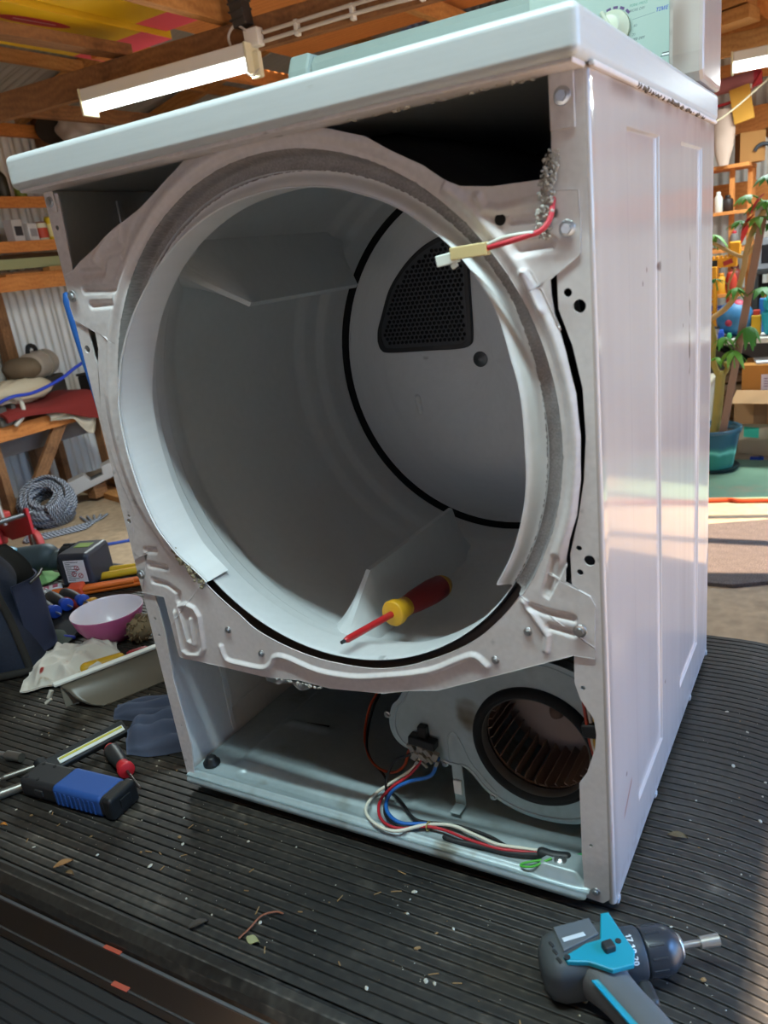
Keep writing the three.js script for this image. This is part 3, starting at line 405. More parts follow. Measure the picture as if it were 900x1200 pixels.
  const blower = obj('blower_housing', [place(ext(bsh, 0.002, 1, 0.0006), [0, 0, BZ0 - 0.002]), place(ext(shapeOf(bl.slice(0, -1).map(([x, y]) => [lerp(x, 0.45, 0.03), lerp(y, 0.12, 0.03)])), 0.004, 1, 0, [circleHole(RC[0], RC[1], 0.068, 48)]), [0, 0, BZ0 - 0.006])], M.galv, D);
  blower.userData.label = 'galvanised blower housing with round inlet';
  obj('housing_rim', [tube(bl.map(([x, y]) => [lerp(x, 0.45, 0.055), lerp(y, 0.12, 0.055), BZ0 + 0.0003]), 0.0016, 160, 6, true), tube(smoothPts([[382, 74], [383, 104], [392, 116], [402, 100], [412, 76], [440, 44]], 30).map(([x, y]) => [x / 1000, y / 1000, BZ0 + 0.0002]), 0.0013, 60, 6)], M.galv, blower);
  obj('scroll_wall', gridSurf((u, v) => { const i = u * (bl.length - 1), a = bl[Math.floor(i)], b = bl[Math.min(bl.length - 1, Math.floor(i) + 1)], t = i % 1; return [lerp(lerp(a[0], b[0], t), 0.45, 0.02), lerp(lerp(a[1], b[1], t), 0.12, 0.02), BZ0 - 0.004 - v * 0.10]; }, 110, 2, 0.001, true), M.galv, blower);
  obj('inlet_seal', lathe([[0.0635, 0.004], [0.0665, 0.010], [0.0715, 0.010], [0.0752, 0.005], [0.0755, 0], [0.0635, 0]], 64, [RC[0], RC[1], BZ0], [PI / 2, 0, 0]), M.softBlack, blower);
  obj('inlet_duct', lathe([[0.0655, 0.003], [0.0628, 0.006], [0.0620, -0.006], [0.0635, -0.012], [0.0655, 0.003]], 64, [RC[0], RC[1], BZ0], [PI / 2, 0, 0]), plain('#6d6a66', 0.5, 0.3), blower);
  const brown = plain('#a48f82', 0.8), imp = obj('impeller', [lathe([[0, 0.018], [0.008, 0.018], [0.012, 0.012], [0.03, 0.007], [0.074, 0], [0.074, -0.003], [0, -0.003]], 48, [RC[0], RC[1], BZ0 - 0.092], [PI / 2, 0, 0]), lathe([[0.064, 0.0], [0.0745, 0.0], [0.0745, -0.004], [0.064, -0.004]], 48, [RC[0], RC[1], BZ0 - 0.012], [PI / 2, 0, 0])], plain('#a99a90', 0.8), blower);
  for (let k = 0; k < 30; k++) { const a = k / 30 * 2 * PI; obj('fan_vane', place(bx(0.017, 0.0016, 0.08, [0, 0, 0], [0, 0, 0], 0.0005), [RC[0] + 0.066 * Math.cos(a), RC[1] + 0.066 * Math.sin(a), BZ0 - 0.053], [0, 0, a + 0.45]), brown, imp); }
  obj('impeller_hub', lathe([[0, 0.012], [0.006, 0.012], [0.009, 0.006], [0.010, 0]], 20, [RC[0], RC[1], BZ0 - 0.078], [PI / 2, 0, 0]), plain('#6d584c', 0.7), imp);
  obj('housing_foot', [bx(0.014, 0.06, 0.002, [0.392, 0.042, BZ0 + 0.001], [0, 0, 0], 0.0008), bx(0.014, 0.002, 0.02, [0.392, 0.0125, BZ0 + 0.010], [0, 0, 0], 0.0008)], M.galv, blower); obj('foot_clip', bx(0.011, 0.020, 0.004, [0.392, 0.040, BZ0 + 0.004], [0, 0, 0], 0.0012), M.white, blower);
  for (const [x, y] of [[0.302, 0.122], [0.354, 0.113], [0.376, 0.068], [0.437, 0.036]]) screw(x, y, BZ0 + 0.001, 0.003, blower);
  // thermostat with terminals
  const th = obj('thermostat', [bx(0.036, 0.012, 0.014, [0.353, 0.099, BZ0 + 0.008], [0, 0, -0.1], 0.002), bx(0.012, 0.018, 0.01, [0.353, 0.111, BZ0 + 0.005], [0, 0, 0], 0.002)], M.blackPlastic, D);
  for (const [x, y, r] of [[0.338, 0.088, 0.2], [0.349, 0.088, -0.3], [0.360, 0.086, 0.4], [0.369, 0.083, -0.5], [0.352, 0.078, 0.7], [0.341, 0.078, -0.6]]) obj('spade_terminal', [bx(0.008, 0.016, 0.006, [x, y, BZ0 + 0.011], [0.3, 0, r], 0.001), bx(0.004, 0.010, 0.003, [x + 0.002, y - 0.009, BZ0 + 0.013], [0.2, 0, r], 0.0008)], plain('#9c968a', 0.5, 0.35), th);
  // --- wiring ---
  const wire = (name, pts, r, color, rough = 0.45) => obj(name, tube(pts.map(([x, y, z]) => [x / 1000, y / 1000, z / 1000]), r, pts.length * 8, 8), plain(color, rough), D);
  wire('white_wire', [[349, 78, -66], [335, 58, -61], [304, 34, -51], [289, 23, -42], [287, 19, -22], [298, 20, -6], [317, 20, 4], [336, 20, 7], [350, 20, 2], [373, 20, -17], [401, 20, -27], [432, 20, -23], [462, 20, -18], [489, 20, -22], [517, 20, -27]], 0.0021, '#d9d5c4');
  wire('red_wire', [[352, 76, -66], [334, 53, -57], [314, 38, -45], [299, 20, -37], [309, 19, -15], [327, 19, -2], [348, 19, -2], [372, 19, -15], [396, 19, -18], [429, 19, -14], [463, 19, -13], [482, 19, -16], [518, 19, -25]], 0.0019, '#b3202c');
  wire('blue_wire', [[372, 80, -66], [361, 55, -62], [335, 46, -53], [316, 35, -45], [307, 20, -38], [319, 19, -20], [343, 19, -10], [373, 20, -19]], 0.0024, '#1c62b0');
  wire('black_wire', [[345, 85, -66], [330, 76, -62], [313, 66, -60], [305, 52, -56], [302, 38, -50], [303, 20, -44], [315, 18, -19], [336, 18, -7], [356, 18, -9], [380, 18, -20]], 0.0018, '#151515');
  wire('black_wire', [[300, 17, -58], [323, 17, -46], [345, 17, -29], [362, 17, -23], [391, 18, -28], [417, 18, -31], [451, 18, -28], [480, 18, -20], [518, 19, -25]], 0.0021, '#1b1b1b');
  wire('loom_tube', [[400, 15, -12], [413, 16, -9], [441, 16, -12], [482, 16, -15], [519, 18, -24]], 0.0034, '#232426', 0.6);
  wire('orange_wire', [[204, 60, -200], [200, 48, -184], [200, 26, -165], [214, 17, -138], [236, 17, -112], [262, 18, -94], [288, 22, -88], [309, 40, -85], [329, 78, -70]], 0.002, '#b8451c');
  wire('black_wire', [[206, 58, -206], [203, 44, -186], [206, 22, -160], [222, 17, -130], [246, 17, -104], [276, 17, -84], [300, 17, -60]], 0.002, '#161616');
  wire('green_wire', [[520, 21, -19], [538, 21, -24], [560, 22, -39], [575, 24, -52]], 0.0018, '#1f8a4c');
  wire('green_wire', [[521, 19, -17], [508, 18, -10], [499, 18, -3], [499, 18, 1], [512, 21, 0], [528, 26, -13]], 0.0013, '#4fae3a');
  wire('red_wire', [[533, 20, -22], [552, 20, -29], [575, 22, -44]], 0.0018, '#a81f28');
  obj('wire_tape', tube([[0.514, 0.0195, -0.024], [0.527, 0.020, -0.023], [0.541, 0.020, -0.026]], 0.0066, 16, 12), plain('#26282a', 0.5), D);
  obj('cable_tie', [place(new THREE.TorusGeometry(0.0052, 0.0008, 6, 20), [0.376, 0.0195, -0.017], [0, PI / 2, 0])], plain('#a8944c', 0.5), D);
  for (const [c, dx] of [['#d8d2c4', 0], ['#c9a23a', 3], ['#5a3c74', 6], ['#b3402a', -3]]) wire('loom_wire', [[571 + dx, 232, -22], [576 + dx, 208, -18 - dx], [576 + dx, 195, -18], [578 + dx, 178, -18 + dx * 0.5], [582 + dx, 150, -24]], 0.0018, c);
  obj('loom_clip', bx(0.018, 0.016, 0.012, [0.577, 0.197, -0.018], [0, 0, 0.1], 0.003), M.blackPlastic, D);
  // unplugged door-switch connector at the upper right
  const plug = obj('plug_connector', [bx(0.032, 0.010, 0.009, [0.5035, 0.6505, 0.013], [0, 0, 0.03], 0.001)], plain('#d9c48c', 0.5), D);
  obj('plug_socket', [bx(0.018, 0.009, 0.011, [0.4825, 0.6465, 0.011], [0, 0.2, 0.12], 0.001), bx(0.006, 0.004, 0.004, [0.489, 0.641, 0.013], [0, 0, 0.5], 0.001)], plain('#dfe6dc', 0.35), plug);
  wire('red_wire', [[517, 651, 13], [534, 653, 18], [552, 656, 18], [564, 659, 14], [570, 667, 9], [571, 680, 3]], 0.0021, '#c3303c');
  wire('white_wire', [[517, 653, 13], [534, 657, 16], [548, 658, 17], [558, 658, 17]], 0.0017, '#cfd0c4');
}

// ---------- the deck under the dryer ----------
const DK = -0.012; // top of the ribbed mat
const deck = thing('work_deck', 'big raised deck covered in dark ribbed rubber matting under the dryer', 'deck', [-0.9, FLOOR, -0.2]);
{
  const off = (g) => g.translate(0.9, -FLOOR, 0.2), pitch = 0.0125, z0 = -0.645, n = 68;
  const zs = []; for (let k = 0; k < n; k++) { const z = z0 + k * pitch; zs.push([z, 0.0], [z + 0.0012, 0.0], [z + 0.002, 0.0016], [z + 0.003, 0.0021], [z + 0.0112, 0.0021], [z + 0.0120, 0.0016]); }
  const xs = [-2.7, -1.5, -0.8, -0.4, 0, 0.3, 0.5, 0.6, 0.64, 0.665, 0.69, 0.715, 0.74, 0.765, 0.79, 0.82, 0.86, 0.90, 0.94];
  const bend = (x) => { const s = Math.max(0, x - 0.63); if (s <= 0) return [x, 0]; const R = 0.45, a = Math.min(1.25, s / R); return [0.63 + R * Math.sin(a) + (s > 1.25 * R ? (s - 1.25 * R) * Math.cos(1.25) : 0), -R * (1 - Math.cos(a))]; };
  const mat = gridSurf((u, v) => { const x = xs[Math.round(u * (xs.length - 1))], [z, h] = zs[zs.length - 1 - Math.round(v * (zs.length - 1))], [bx_, by] = bend(x); return [bx_, DK - 0.0021 + h + by * (bx_ > 0.63 ? 1 : 0), z, x, z]; }, xs.length - 1, zs.length - 1, 0.004);
  const m = obj('ribbed_mat', off(toCreasedNormals(mat, 0.4)), M.rubber, deck); m.userData.label = 'ribbed black rubber mat, dusty in the grooves';
  const xr = [-2.7, 0.60];
  obj('edge_lip', off(place(boxUV(ext([[-0.206, DK - 0.012], [-0.206, DK - 0.001], [-0.212, DK + 0.003], [-0.222, DK + 0.002], [-0.231, DK - 0.004], [-0.235, DK - 0.014], [-0.235, DK - 0.03], [-0.206, DK - 0.03]], 3.4, 1, 0.0015).rotateY(PI / 2), 'x'), [-2.7, 0, 0])), M.lipRubber, deck);
  obj('steel_edge', off(bx(3.4, 0.004, 0.004, [-1.0, DK - 0.020, 0.239], [0, 0, 0], 0.0012)), plain('#7d7f80', 0.35, 0.7), deck);
  obj('steel_edge', off(bx(3.4, 0.003, 0.003, [-1.0, DK - 0.034, 0.262], [0, 0, 0], 0.001)), plain('#4b4845', 0.5, 0.5), deck);
  obj('deck_body', off(bx(3.30, 0.16, 0.84, [-1.045, DK - 0.102, -0.215], [0, 0, 0], 0.004)), M.darkSteel, deck);
  for (const [x, z] of [[-2.5, -0.55], [-2.5, 0.12], [-0.9, -0.55], [-0.9, 0.12], [0.45, -0.55], [0.45, 0.12]]) obj('leg', off(bx(0.07, -FLOOR - 0.18, 0.07, [x, (FLOOR - 0.19) / 2, z])), M.darkSteel, deck);
  // ribbed flap lowered along the front
  const zf = []; for (let k = 0; k < 44; k++) { const z = 0.262 + k * 0.0135; zf.push([z, 0], [z + 0.0015, 0], [z + 0.0025, 0.0018], [z + 0.0120, 0.0018]); }
  obj('lowered_flap', off(toCreasedNormals(gridSurf((u, v) => { const x = lerp(-2.7, 0.7, u), [z, h] = zf[zf.length - 1 - Math.round(v * (zf.length - 1))]; return [x, DK - 0.05 + h - (z - 0.26) * 0.25, z, x, z]; }, 4, zf.length - 1, 0.012), 0.4)), plain('#1d1a18', 0.7), deck);
  const rp = plain('#a8472f', 0.7); obj('paint_scrape', off(bx(0.026, 0.0012, 0.005, [0.105, DK - 0.0178, 0.239], [0, 0.02, 0], 0.0004)), rp, deck); obj('paint_scrape', off(bx(0.024, 0.0012, 0.006, [0.138, DK - 0.032, 0.262], [0, 0.03, 0], 0.0004)), rp, deck);
}
// crumbs and grit lying on the mat
{
  const rr = rng(404), a = [], b = [];
  for (let k = 0; k < 1100; k++) { const x = -0.5 + rr() * 1.22, z = -0.5 + rr() * 0.68; if (x > -0.03 && x < 0.63 && z < 0.02) continue; const s = 0.0005 + Math.pow(rr(), 5) * 0.0021; const g = place(new THREE.IcosahedronGeometry(s, 0), [0, 0, 0], [rr() * 3, rr() * 3, rr() * 3]); g.scale(1 + rr() * 0.7, 0.5, 1); g.rotateY(rr() * 3); g.translate(x, DK + s * 0.3, z); (rr() < 0.75 ? a : b).push(g); }
  for (let k = 0; k < 26; k++) { const g = bx(0.004 + rr() * 0.008, 0.0008, 0.0015, [0, 0, 0], [0, rr() * 3, 0], 0.0003); g.translate(-0.25 + rr() * 0.9, DK + 0.0006, 0.03 + rr() * 0.16); b.push(g); }
  const o = obj('debris', a, plain('#b5ad9c', 0.9), scene); o.userData.kind = 'stuff'; tag(o, 'pale crumbs and grit scattered over the ribbed mat', 'debris');
  const q = obj('wood_splinters', b, plain('#8a6a44', 0.9), scene); q.userData.kind = 'stuff'; tag(q, 'tiny brown splinters and scraps scattered over the ribbed mat', 'debris');
}
const yA = DK + 0.0005;
{ // dry twig with a withered leaf, and a few loose leaves
  const t = thing('dry_twig', 'curled reddish dry twig with a withered leaf at the front of the mat', 'twig', [0.25, yA, 0.165]);
  obj('stem', tube([[-0.004, 0.002, 0.018], [-0.001, 0.003, 0.004], [0.002, 0.005, -0.014], [0.012, 0.003, -0.026], [0.02, 0.002, -0.028]], 0.0011, 24, 6), plain('#8a4f33', 0.8), t);
  obj('withered_leaf', gridSurf((u, v) => [0.004 + u * 0.016, 0.002 + 0.002 * Math.sin(u * 5 + v * 3), 0.014 + (v - 0.5) * 0.009 * Math.sin(PI * (0.1 + 0.85 * u))], 8, 4, 0.0005), plain('#8f8a5c', 0.8), t);
  const leaf = (x, z, turn, len, col, label) => { const o = obj('dry_leaf', gridSurf((u, v) => [(u - 0.5) * len, 0.0015 + 0.0022 * Math.sin(u * PI) + 0.001 * Math.cos(v * 6), (v - 0.5) * len * 0.45 * Math.sin(PI * (0.06 + 0.9 * u))], 10, 4, 0.0004), plain(col, 0.8), scene); o.position.set(x, yA, z); o.rotation.y = turn; tag(o, label, 'leaf'); };
  leaf(-0.042, 0.182, 1.0, 0.024, '#8d6236', 'brown dry leaf near the deck lip below the blue work light'); leaf(-0.19, 0.163, 0.3, 0.011, '#c07a2c', 'small orange leaf chip at the left end of the mat near the lip'); leaf(0.19, 0.186, 0.9, 0.022, '#3a2f24', 'dark wet-looking leaf stuck to the mat beside the curled twig');
  leaf(0.636, -0.136, 0.1, 0.022, '#6d5a3c', 'brown scrap lying on the mat beside the dryer\'s right side'); leaf(-0.02, 0.19, 0.1, 0.014, '#6b5233', 'narrow brown leaf scrap next to the larger dry leaf');
}

// ---------- tools and things on the deck ----------
{ // blue and black folding work light
  const t = thing('work_light', 'blue and black folding work light with an open strip lamp arm', 'work light', [-0.137, DK, 0.080], 0.07); t.scale.set(0.9, 0.95, 0.95);
  obj('body', [new RoundedBoxGeometry(0.196, 0.032, 0.050, 4, 0.008).translate(0, 0.017, 0)], plain('#1d1e20', 0.6), t);
  const sl = []; sl.push(new RoundedBoxGeometry(0.105, 0.0345, 0.0525, 4, 0.008).translate(0.030, 0.0175, 0)); for (let k = 0; k < 9; k++) sl.push(rod([-0.012 + k * 0.0098, 0.006, 0.0262], [-0.012 + k * 0.0098, 0.027, 0.0262], 0.0016, 0.0016, 8));
  obj('grip_sleeve', sl, plain('#1d4a8e', 0.6), t);
  obj('switch', bx(0.018, 0.010, 0.004, [-0.052, 0.017, 0.0255], [0, 0, 0], 0.0015), plain('#2a2b2d', 0.4), t);
  obj('end_cap', [new RoundedBoxGeometry(0.02, 0.036, 0.054, 3, 0.006).translate(0.094, 0.018, 0), bx(0.003, 0.016, 0.02, [0.1045, 0.018, 0], [0, 0, 0], 0.001)], plain('#131415', 0.5), t);
  for (const [x, z] of [[-0.085, -0.016], [-0.085, 0.016], [-0.06, -0.016], [-0.06, 0.016], [-0.02, -0.017]]) obj('screw', place(new THREE.CylinderGeometry(0.0028, 0.0028, 0.0012, 12), [x, 0.0332, z]), M.softBlack, t);
  const arm = new THREE.Group(); // arm geometry built straight, then turned about the hinge
  const A = (g) => place(g.rotateX(0.45), [-0.098, 0.016, -0.022], [0, 1.22, 0]);
  obj('lamp_arm', [A(new RoundedBoxGeometry(0.140, 0.012, 0.030, 3, 0.004).translate(0.07, 0, 0)), A(rod([0, 0, -0.018], [0, 0, 0.018], 0.010, 0.010, 16))], plain('#17181a', 0.5), t);
  const led = obj('led_strip', A(bx(0.112, 0.003, 0.012, [0.078, 0.0058, 0.003], [0, 0, 0], 0.001)), plain('#dfe3da', 0.3), t); obj('led_phosphor', A(bx(0.108, 0.0015, 0.004, [0.078, 0.0072, 0.001], [0, 0, 0], 0.0005)), plain('#c9c048', 0.4), led);
}
function screwdriver(name, label, pos, turn, { hl = 0.085, hr = 0.014, sl = 0.06, sr = 0.0022, handle = '#2a2b2d', tip = '#c21f26', shaft = '#8b8d8f', collar = null, tiltZ = 0, group } = {}) {
  const t = thing(name, label, 'screwdriver', pos, turn, group); t.rotation.z = tiltZ;
  const L = (p, m, n, parent = t) => obj(n, lathe(p, 24, [0, 0, 0], [0, 0, -PI / 2]), m, parent); // lathe axis along +x
  L([[0, -hl], [hr * 0.7, -hl + 0.002], [hr * 0.95, -hl * 0.88], [hr, -hl * 0.7], [hr * 0.88, -hl * 0.38], [hr * 0.72, -hl * 0.2], [hr * 0.7, -hl * 0.08], [0, 0]], plain(handle, 0.45), 'handle');
  L([[0, -hl * 0.22], [hr * 0.74, -hl * 0.22], [hr * 0.80, -hl * 0.12], [hr * 0.98, -hl * 0.05], [hr * 1.0, 0.002], [hr * 0.9, 0.005], [0, 0.006]], plain(collar ?? tip, 0.45), 'collar');
  L([[0, -hl - 0.001], [hr * 0.62, -hl - 0.001], [hr * 0.84, -hl + 0.006], [hr * 0.955, -hl * 0.88], [0, -hl * 0.88]], plain(tip, 0.45), 'end_cap');
  const s = L([[0, 0], [sr, 0], [sr, sl - 0.006], [sr * 0.6, sl], [0, sl]], plain(shaft, 0.35, 0.7), 'shaft'); return t;
}
screwdriver('screwdriver', 'small black screwdriver with red ends lying beside the blue work light', [-0.105, DK + 0.0125, 0.018], -0.42, { hl: 0.076, hr: 0.0125, sl: 0.062, sr: 0.0022, handle: '#26282a', tip: '#c8222b', shaft: '#4a4442' });
{ const s = screwdriver('insulated_screwdriver', 'red and yellow insulated screwdriver lying inside the dryer drum', [0.3165, 0.2555, -0.108], 0, { hl: 0.112, hr: 0.0165, sl: 0.092, sr: 0.0042, handle: '#7d1a1c', tip: '#b8862c', collar: '#d9a21e', shaft: '#b9262a' });
  // point the axis from the drum floor towards the tip on the front rim
  const a = V(0.322, 0.238, -0.217), b = V(0.2935, 0.2515, -0.018); s.position.copy(V(0.3105, 0.2475, -0.107)); s.quaternion.setFromUnitVectors(V(1, 0, 0), b.clone().sub(a).normalize());
  s.children.find((c) => c.name === 'shaft').material.metalness = 0.0; obj('bare_tip', rod([0.088, 0, 0], [0.097, 0, 0], 0.0026, 0.0022, 12), M.darkSteel, s); }
{ // three chrome drive bits at the left edge
  const bit = (label, a, b, r0, r1) => { const A = V(...a), B = V(...b), t = thing('socket_extension', label, 'drive bit', a); const d = B.clone().sub(A), L = d.length(); t.quaternion.setFromUnitVectors(V(1, 0, 0), d.normalize());
    obj('shank', rod([0, 0, 0], [L * 0.78, 0, 0], r0 * 0.6, r0 * 0.6, 6), M.steel, t); obj('socket', [rod([L * 0.6, 0, 0], [L, 0, 0], r0, r1, 20), rod([L * 0.55, 0, 0], [L * 0.62, 0, 0], r0 * 0.7, r0, 20)], plain('#8e8c85', 0.35, 0.85), t); };
  bit('short grey hex socket at the left edge, farthest of the drive bits', [-0.375, DK + 0.008, 0.062], [-0.302, DK + 0.008, 0.052], 0.0078, 0.0072);
  bit('thin chrome extension bar lying beside the work light hinge', [-0.322, DK + 0.005, 0.15], [-0.262, DK + 0.005, 0.056], 0.0046, 0.004);
  bit('thick chrome extension bar half under the end of the work light', [-0.285, DK + 0.0075, 0.182], [-0.232, DK + 0.0075, 0.096], 0.0072, 0.0066);
}
{ // compact drill in the foreground, lying on its side
  const t = thing('cordless_drill', 'grey and teal cordless drill lying on its side at the front right', 'drill', [0.612, DK + 0.027, 0.0785], 0);
  // local frame: +x along the chuck, +z towards the handle, y up (the drill's flank)
  const d = V(0.665 - 0.567, 0, 0.040 - 0.107).normalize(); t.rotation.y = Math.atan2(-d.z, d.x);
  const dark = plain('#45494b', 0.6), teal = plain('#0f8fa3', 0.45), blk = plain('#26282a', 0.5);
  // motor housing: rounded body of revolution, slightly boxed
  const body = lathe([[0, -0.062], [0.015, -0.0615], [0.0235, -0.056], [0.027, -0.046], [0.0275, -0.02], [0.0275, 0.004], [0.026, 0.012], [0, 0.012]], 36, [0, 0, 0], [0, 0, -PI / 2]);
  { const p = body.attributes.position; for (let i = 0; i < p.count; i++) { const y = p.getY(i), z = p.getZ(i); const r = Math.hypot(y, z), k = r > 1e-6 ? Math.min(1.12, 1 / Math.max(Math.abs(y), Math.abs(z)) * r * 0.93) : 1; p.setY(i, clamp(y * k, -0.0255, 0.0255)); p.setZ(i, z * k); } body.computeVertexNormals(); }
  obj('motor_housing', body, dark, t);
  const panel = (pts, y, h, m, n, parent = t) => obj(n, place(ext(pts.map(([x, z]) => [x, -z]), h, 1, 0.0012).rotateX(-PI / 2), [0, y, 0]), m, parent);
  panel([[-0.044, 0.014], [-0.020, 0.004], [-0.006, 0.002], [0.004, -0.026], [0.012, -0.026], [0.016, 0.0], [0.020, 0.020], [0.014, 0.034], [-0.006, 0.036], [-0.024, 0.024], [-0.042, 0.020]], 0.0238, 0.003, teal, 'teal_panel');
  const lab = panel([[-0.044, -0.020], [-0.008, -0.024], [-0.005, -0.004], [-0.020, 0.001], [-0.042, 0.008]], 0.0242, 0.0022, plain('#5c6062', 0.5), 'rating_label');
  panel([[-0.040, -0.006], [-0.018, -0.009], [-0.017, -0.004], [-0.039, -0.001]], 0.0262, 0.0008, plain('#c9cdcc', 0.5), 'white_print', lab);
  for (const [x, z] of [[-0.041, 0.016], [0.009, 0.008]]) obj('housing_screw', place(new THREE.CylinderGeometry(0.0028, 0.0028, 0.002, 12), [x, 0.0278, z]), blk, t);
  for (let k = 0; k < 3; k++) obj('vent_slot', bx(0.003, 0.002, 0.007, [-0.050 + k * 0.001, 0.024, -0.004 + k * 0.009], [0, 0.4, 0], 0.0008), blk, t);
  obj('selector', bx(0.011, 0.009, 0.010, [-0.002, 0.030, 0.014], [0, 0.2, 0], 0.002), blk, t);
  const ring = obj('clutch_ring', lathe([[0, 0.010], [0.0235, 0.010], [0.0245, 0.013], [0.0240, 0.031], [0.022, 0.033], [0, 0.033]], 36, [0, 0, 0], [0, 0, -PI / 2]), plain('#33383e', 0.45), t);
  { const cv = document.createElement('canvas'); cv.width = 256; cv.height = 64; const c = cv.getContext('2d'); c.fillStyle = '#33383e'; c.fillRect(0, 0, 256, 64); c.fillStyle = '#e6e8e8'; c.font = 'bold 40px sans-serif'; c.save(); c.fillText('17 19 20', 20, 46); c.restore(); const ct = new THREE.CanvasTexture(cv); ct.colorSpace = THREE.SRGBColorSpace;
    const g = gridSurf((u, v) => { const a = lerp(1.75, -0.15, u), r = 0.0248; return [0.022 - 0.007 + v * 0.012, r * Math.sin(a), -r * Math.cos(a) * -1, u, v]; }, 20, 2); obj('number_band', g, std({ map: ct, roughness: 0.5, side: THREE.DoubleSide }), ring); }
  const chuck = obj('chuck', lathe([[0, 0.033], [0.0215, 0.033], [0.0225, 0.036], [0.0225, 0.052], [0.021, 0.060], [0.014, 0.068], [0.010, 0.070], [0, 0.070]], 36, [0, 0, 0], [0, 0, -PI / 2]), plain('#2c3036', 0.3), t);
  obj('chuck_nose', lathe([[0, 0.066], [0.0152, 0.0665], [0.0105, 0.0715], [0.006, 0.072], [0, 0.072]], 30, [0, 0, 0], [0, 0, -PI / 2]), M.steel, chuck);
  for (let k = 0; k < 12; k++) { const a = k * PI / 6; obj('chuck_rib', bx(0.014, 0.0016, 0.0024, [0.044, 0.0224 * Math.cos(a), 0.0224 * Math.sin(a)], [a, 0, 0], 0.0006), plain('#2c3036', 0.3), chuck); }
  const bit = obj('driver_bit', [rod([0.070, 0, 0], [0.094, 0, 0], 0.0033, 0.0033, 6)], M.steel, t); obj('nut_driver', rod([0.090, 0, 0], [0.108, 0, 0], 0.0055, 0.006, 20), plain('#b5b2aa', 0.35, 0.8), bit);
  // handle: swept rounded section away from the barrel
  const h = gridSurf((u, v) => { const a = u * 2 * PI, s = v, cx = lerp(-0.016, 0.026, s) + 0.004 * Math.sin(s * 3), w = lerp(0.022, 0.0185, sstep(s, 0, 0.35)) + 0.003 * sstep(s, 0.8, 1), hh = lerp(0.024, 0.0175, sstep(s, 0, 0.3)); const c = Math.cos(a), q = Math.sin(a); return [cx + w * Math.sign(c) * Math.pow(Math.abs(c), 0.75), hh * Math.sign(q) * Math.pow(Math.abs(q), 0.75), 0.012 + s * 0.115]; }, 32, 16);
  obj('handle', h, plain('#5b5c5c', 0.7), t);
  obj('grip_stripe', gridSurf((u, v) => { const s = lerp(0.2, 0.9, v); return [lerp(-0.034, 0.010, s) + u * 0.006, 0.0168, 0.012 + s * 0.115]; }, 2, 10, 0.002), teal, t);
  obj('trigger', [new RoundedBoxGeometry(0.013, 0.018, 0.026, 3, 0.005).translate(0.022, 0, 0.046)], blk, t);
}
// second drill with its battery towards the camera, at the far left of the deck
{
  const t = thing('battery_drill', 'dark teal drill with black clip-on battery at the far left of the deck', 'drill', [-0.93, DK + 0.045, -0.52], 0.35);
  const dk = plain('#3b4a50', 0.55);
  obj('handle_body', [place(new THREE.CapsuleGeometry(0.034, 0.15, 6, 20), [-0.10, 0.012, 0.0], [0, 0, PI / 2 + 0.08]), place(new THREE.CapsuleGeometry(0.026, 0.05, 6, 16), [-0.02, 0.008, 0.0], [0, 0, PI / 2])], dk, t);
  obj('teal_panel', place(new THREE.SphereGeometry(0.03, 20, 12), [-0.115, 0.026, 0.016], [0, 0, 0]).scale(1, 1, 1), plain('#2a86a0', 0.4), t).geometry.applyMatrix4(new THREE.Matrix4().makeScale(1, 1, 1));
  const bat = obj('battery', [new RoundedBoxGeometry(0.085, 0.086, 0.11, 4, 0.012).translate(0.085, 0.0, 0.01)], plain('#2b2e38', 0.45), t);
  obj('battery_collar', [rod([0.03, 0, 0], [0.052, 0, 0], 0.047, 0.047, 28), ...[...Array(9)].map((_, k) => bx(0.02, 0.008, 0.008, [0.041, 0.046 * Math.cos(k * 0.7), 0.046 * Math.sin(k * 0.7)], [k * 0.7, 0, 0], 0.002))], M.blackPlastic, t);
  const cv = document.createElement('canvas'); cv.width = 256; cv.height = 256; const c = cv.getContext('2d'); c.fillStyle = '#eceaf2'; c.fillRect(0, 0, 256, 256); const rr = rng(3); c.fillStyle = '#3a3c48'; for (let k = 0; k < 11; k++) c.fillRect(14, 18 + k * 21, 60 + rr() * 150, 7); c.strokeStyle = '#b23a4c'; c.lineWidth = 9; for (const [x, y] of [[150, 90], [100, 160], [180, 180]]) { c.beginPath(); c.arc(x, y, 26, 0, 7); c.stroke(); c.beginPath(); c.moveTo(x - 20, y + 20); c.lineTo(x + 20, y - 20); c.stroke(); }
  const ct = new THREE.CanvasTexture(cv); ct.colorSpace = THREE.SRGBColorSpace;
  const lg = new THREE.PlaneGeometry(0.056, 0.058); obj('warning_label', place(new THREE.BoxGeometry(0.054, 0.056, 0.0012), [0.090, 0.0, 0.0655]), std({ map: ct, roughness: 0.5 }), bat);
  obj('green_badge', bx(0.04, 0.002, 0.03, [0.085, 0.0432, 0.0], [0, 0, 0], 0.0008), plain('#7d9a3a', 0.5), bat);
}
function cloth(name, label, category, pos, w, h, f, m, t = 0.0025, turn = 0, nu = 48, nv = 36) { const o = obj(name, gridSurf((u, v) => { const x = (u - 0.5) * w, z = (0.5 - v) * h; const p = f(x, z, u, v); return Array.isArray(p) ? p : [x, p, z]; }, nu, nv, t), m, scene); o.position.set(...pos); o.rotation.y = turn; tag(o, label, category); return o; }
cloth('green_cloth', 'scrap of pale green cloth under the far left drill', 'cloth', [-1.0, DK, -0.50], 0.12, 0.09, (x, z, u, v) => 0.008 + 0.012 * Math.sin(u * PI) * Math.sin(v * PI) + 0.004 * Math.sin(u * 9 + v * 5), plain('#86b878', 0.9));
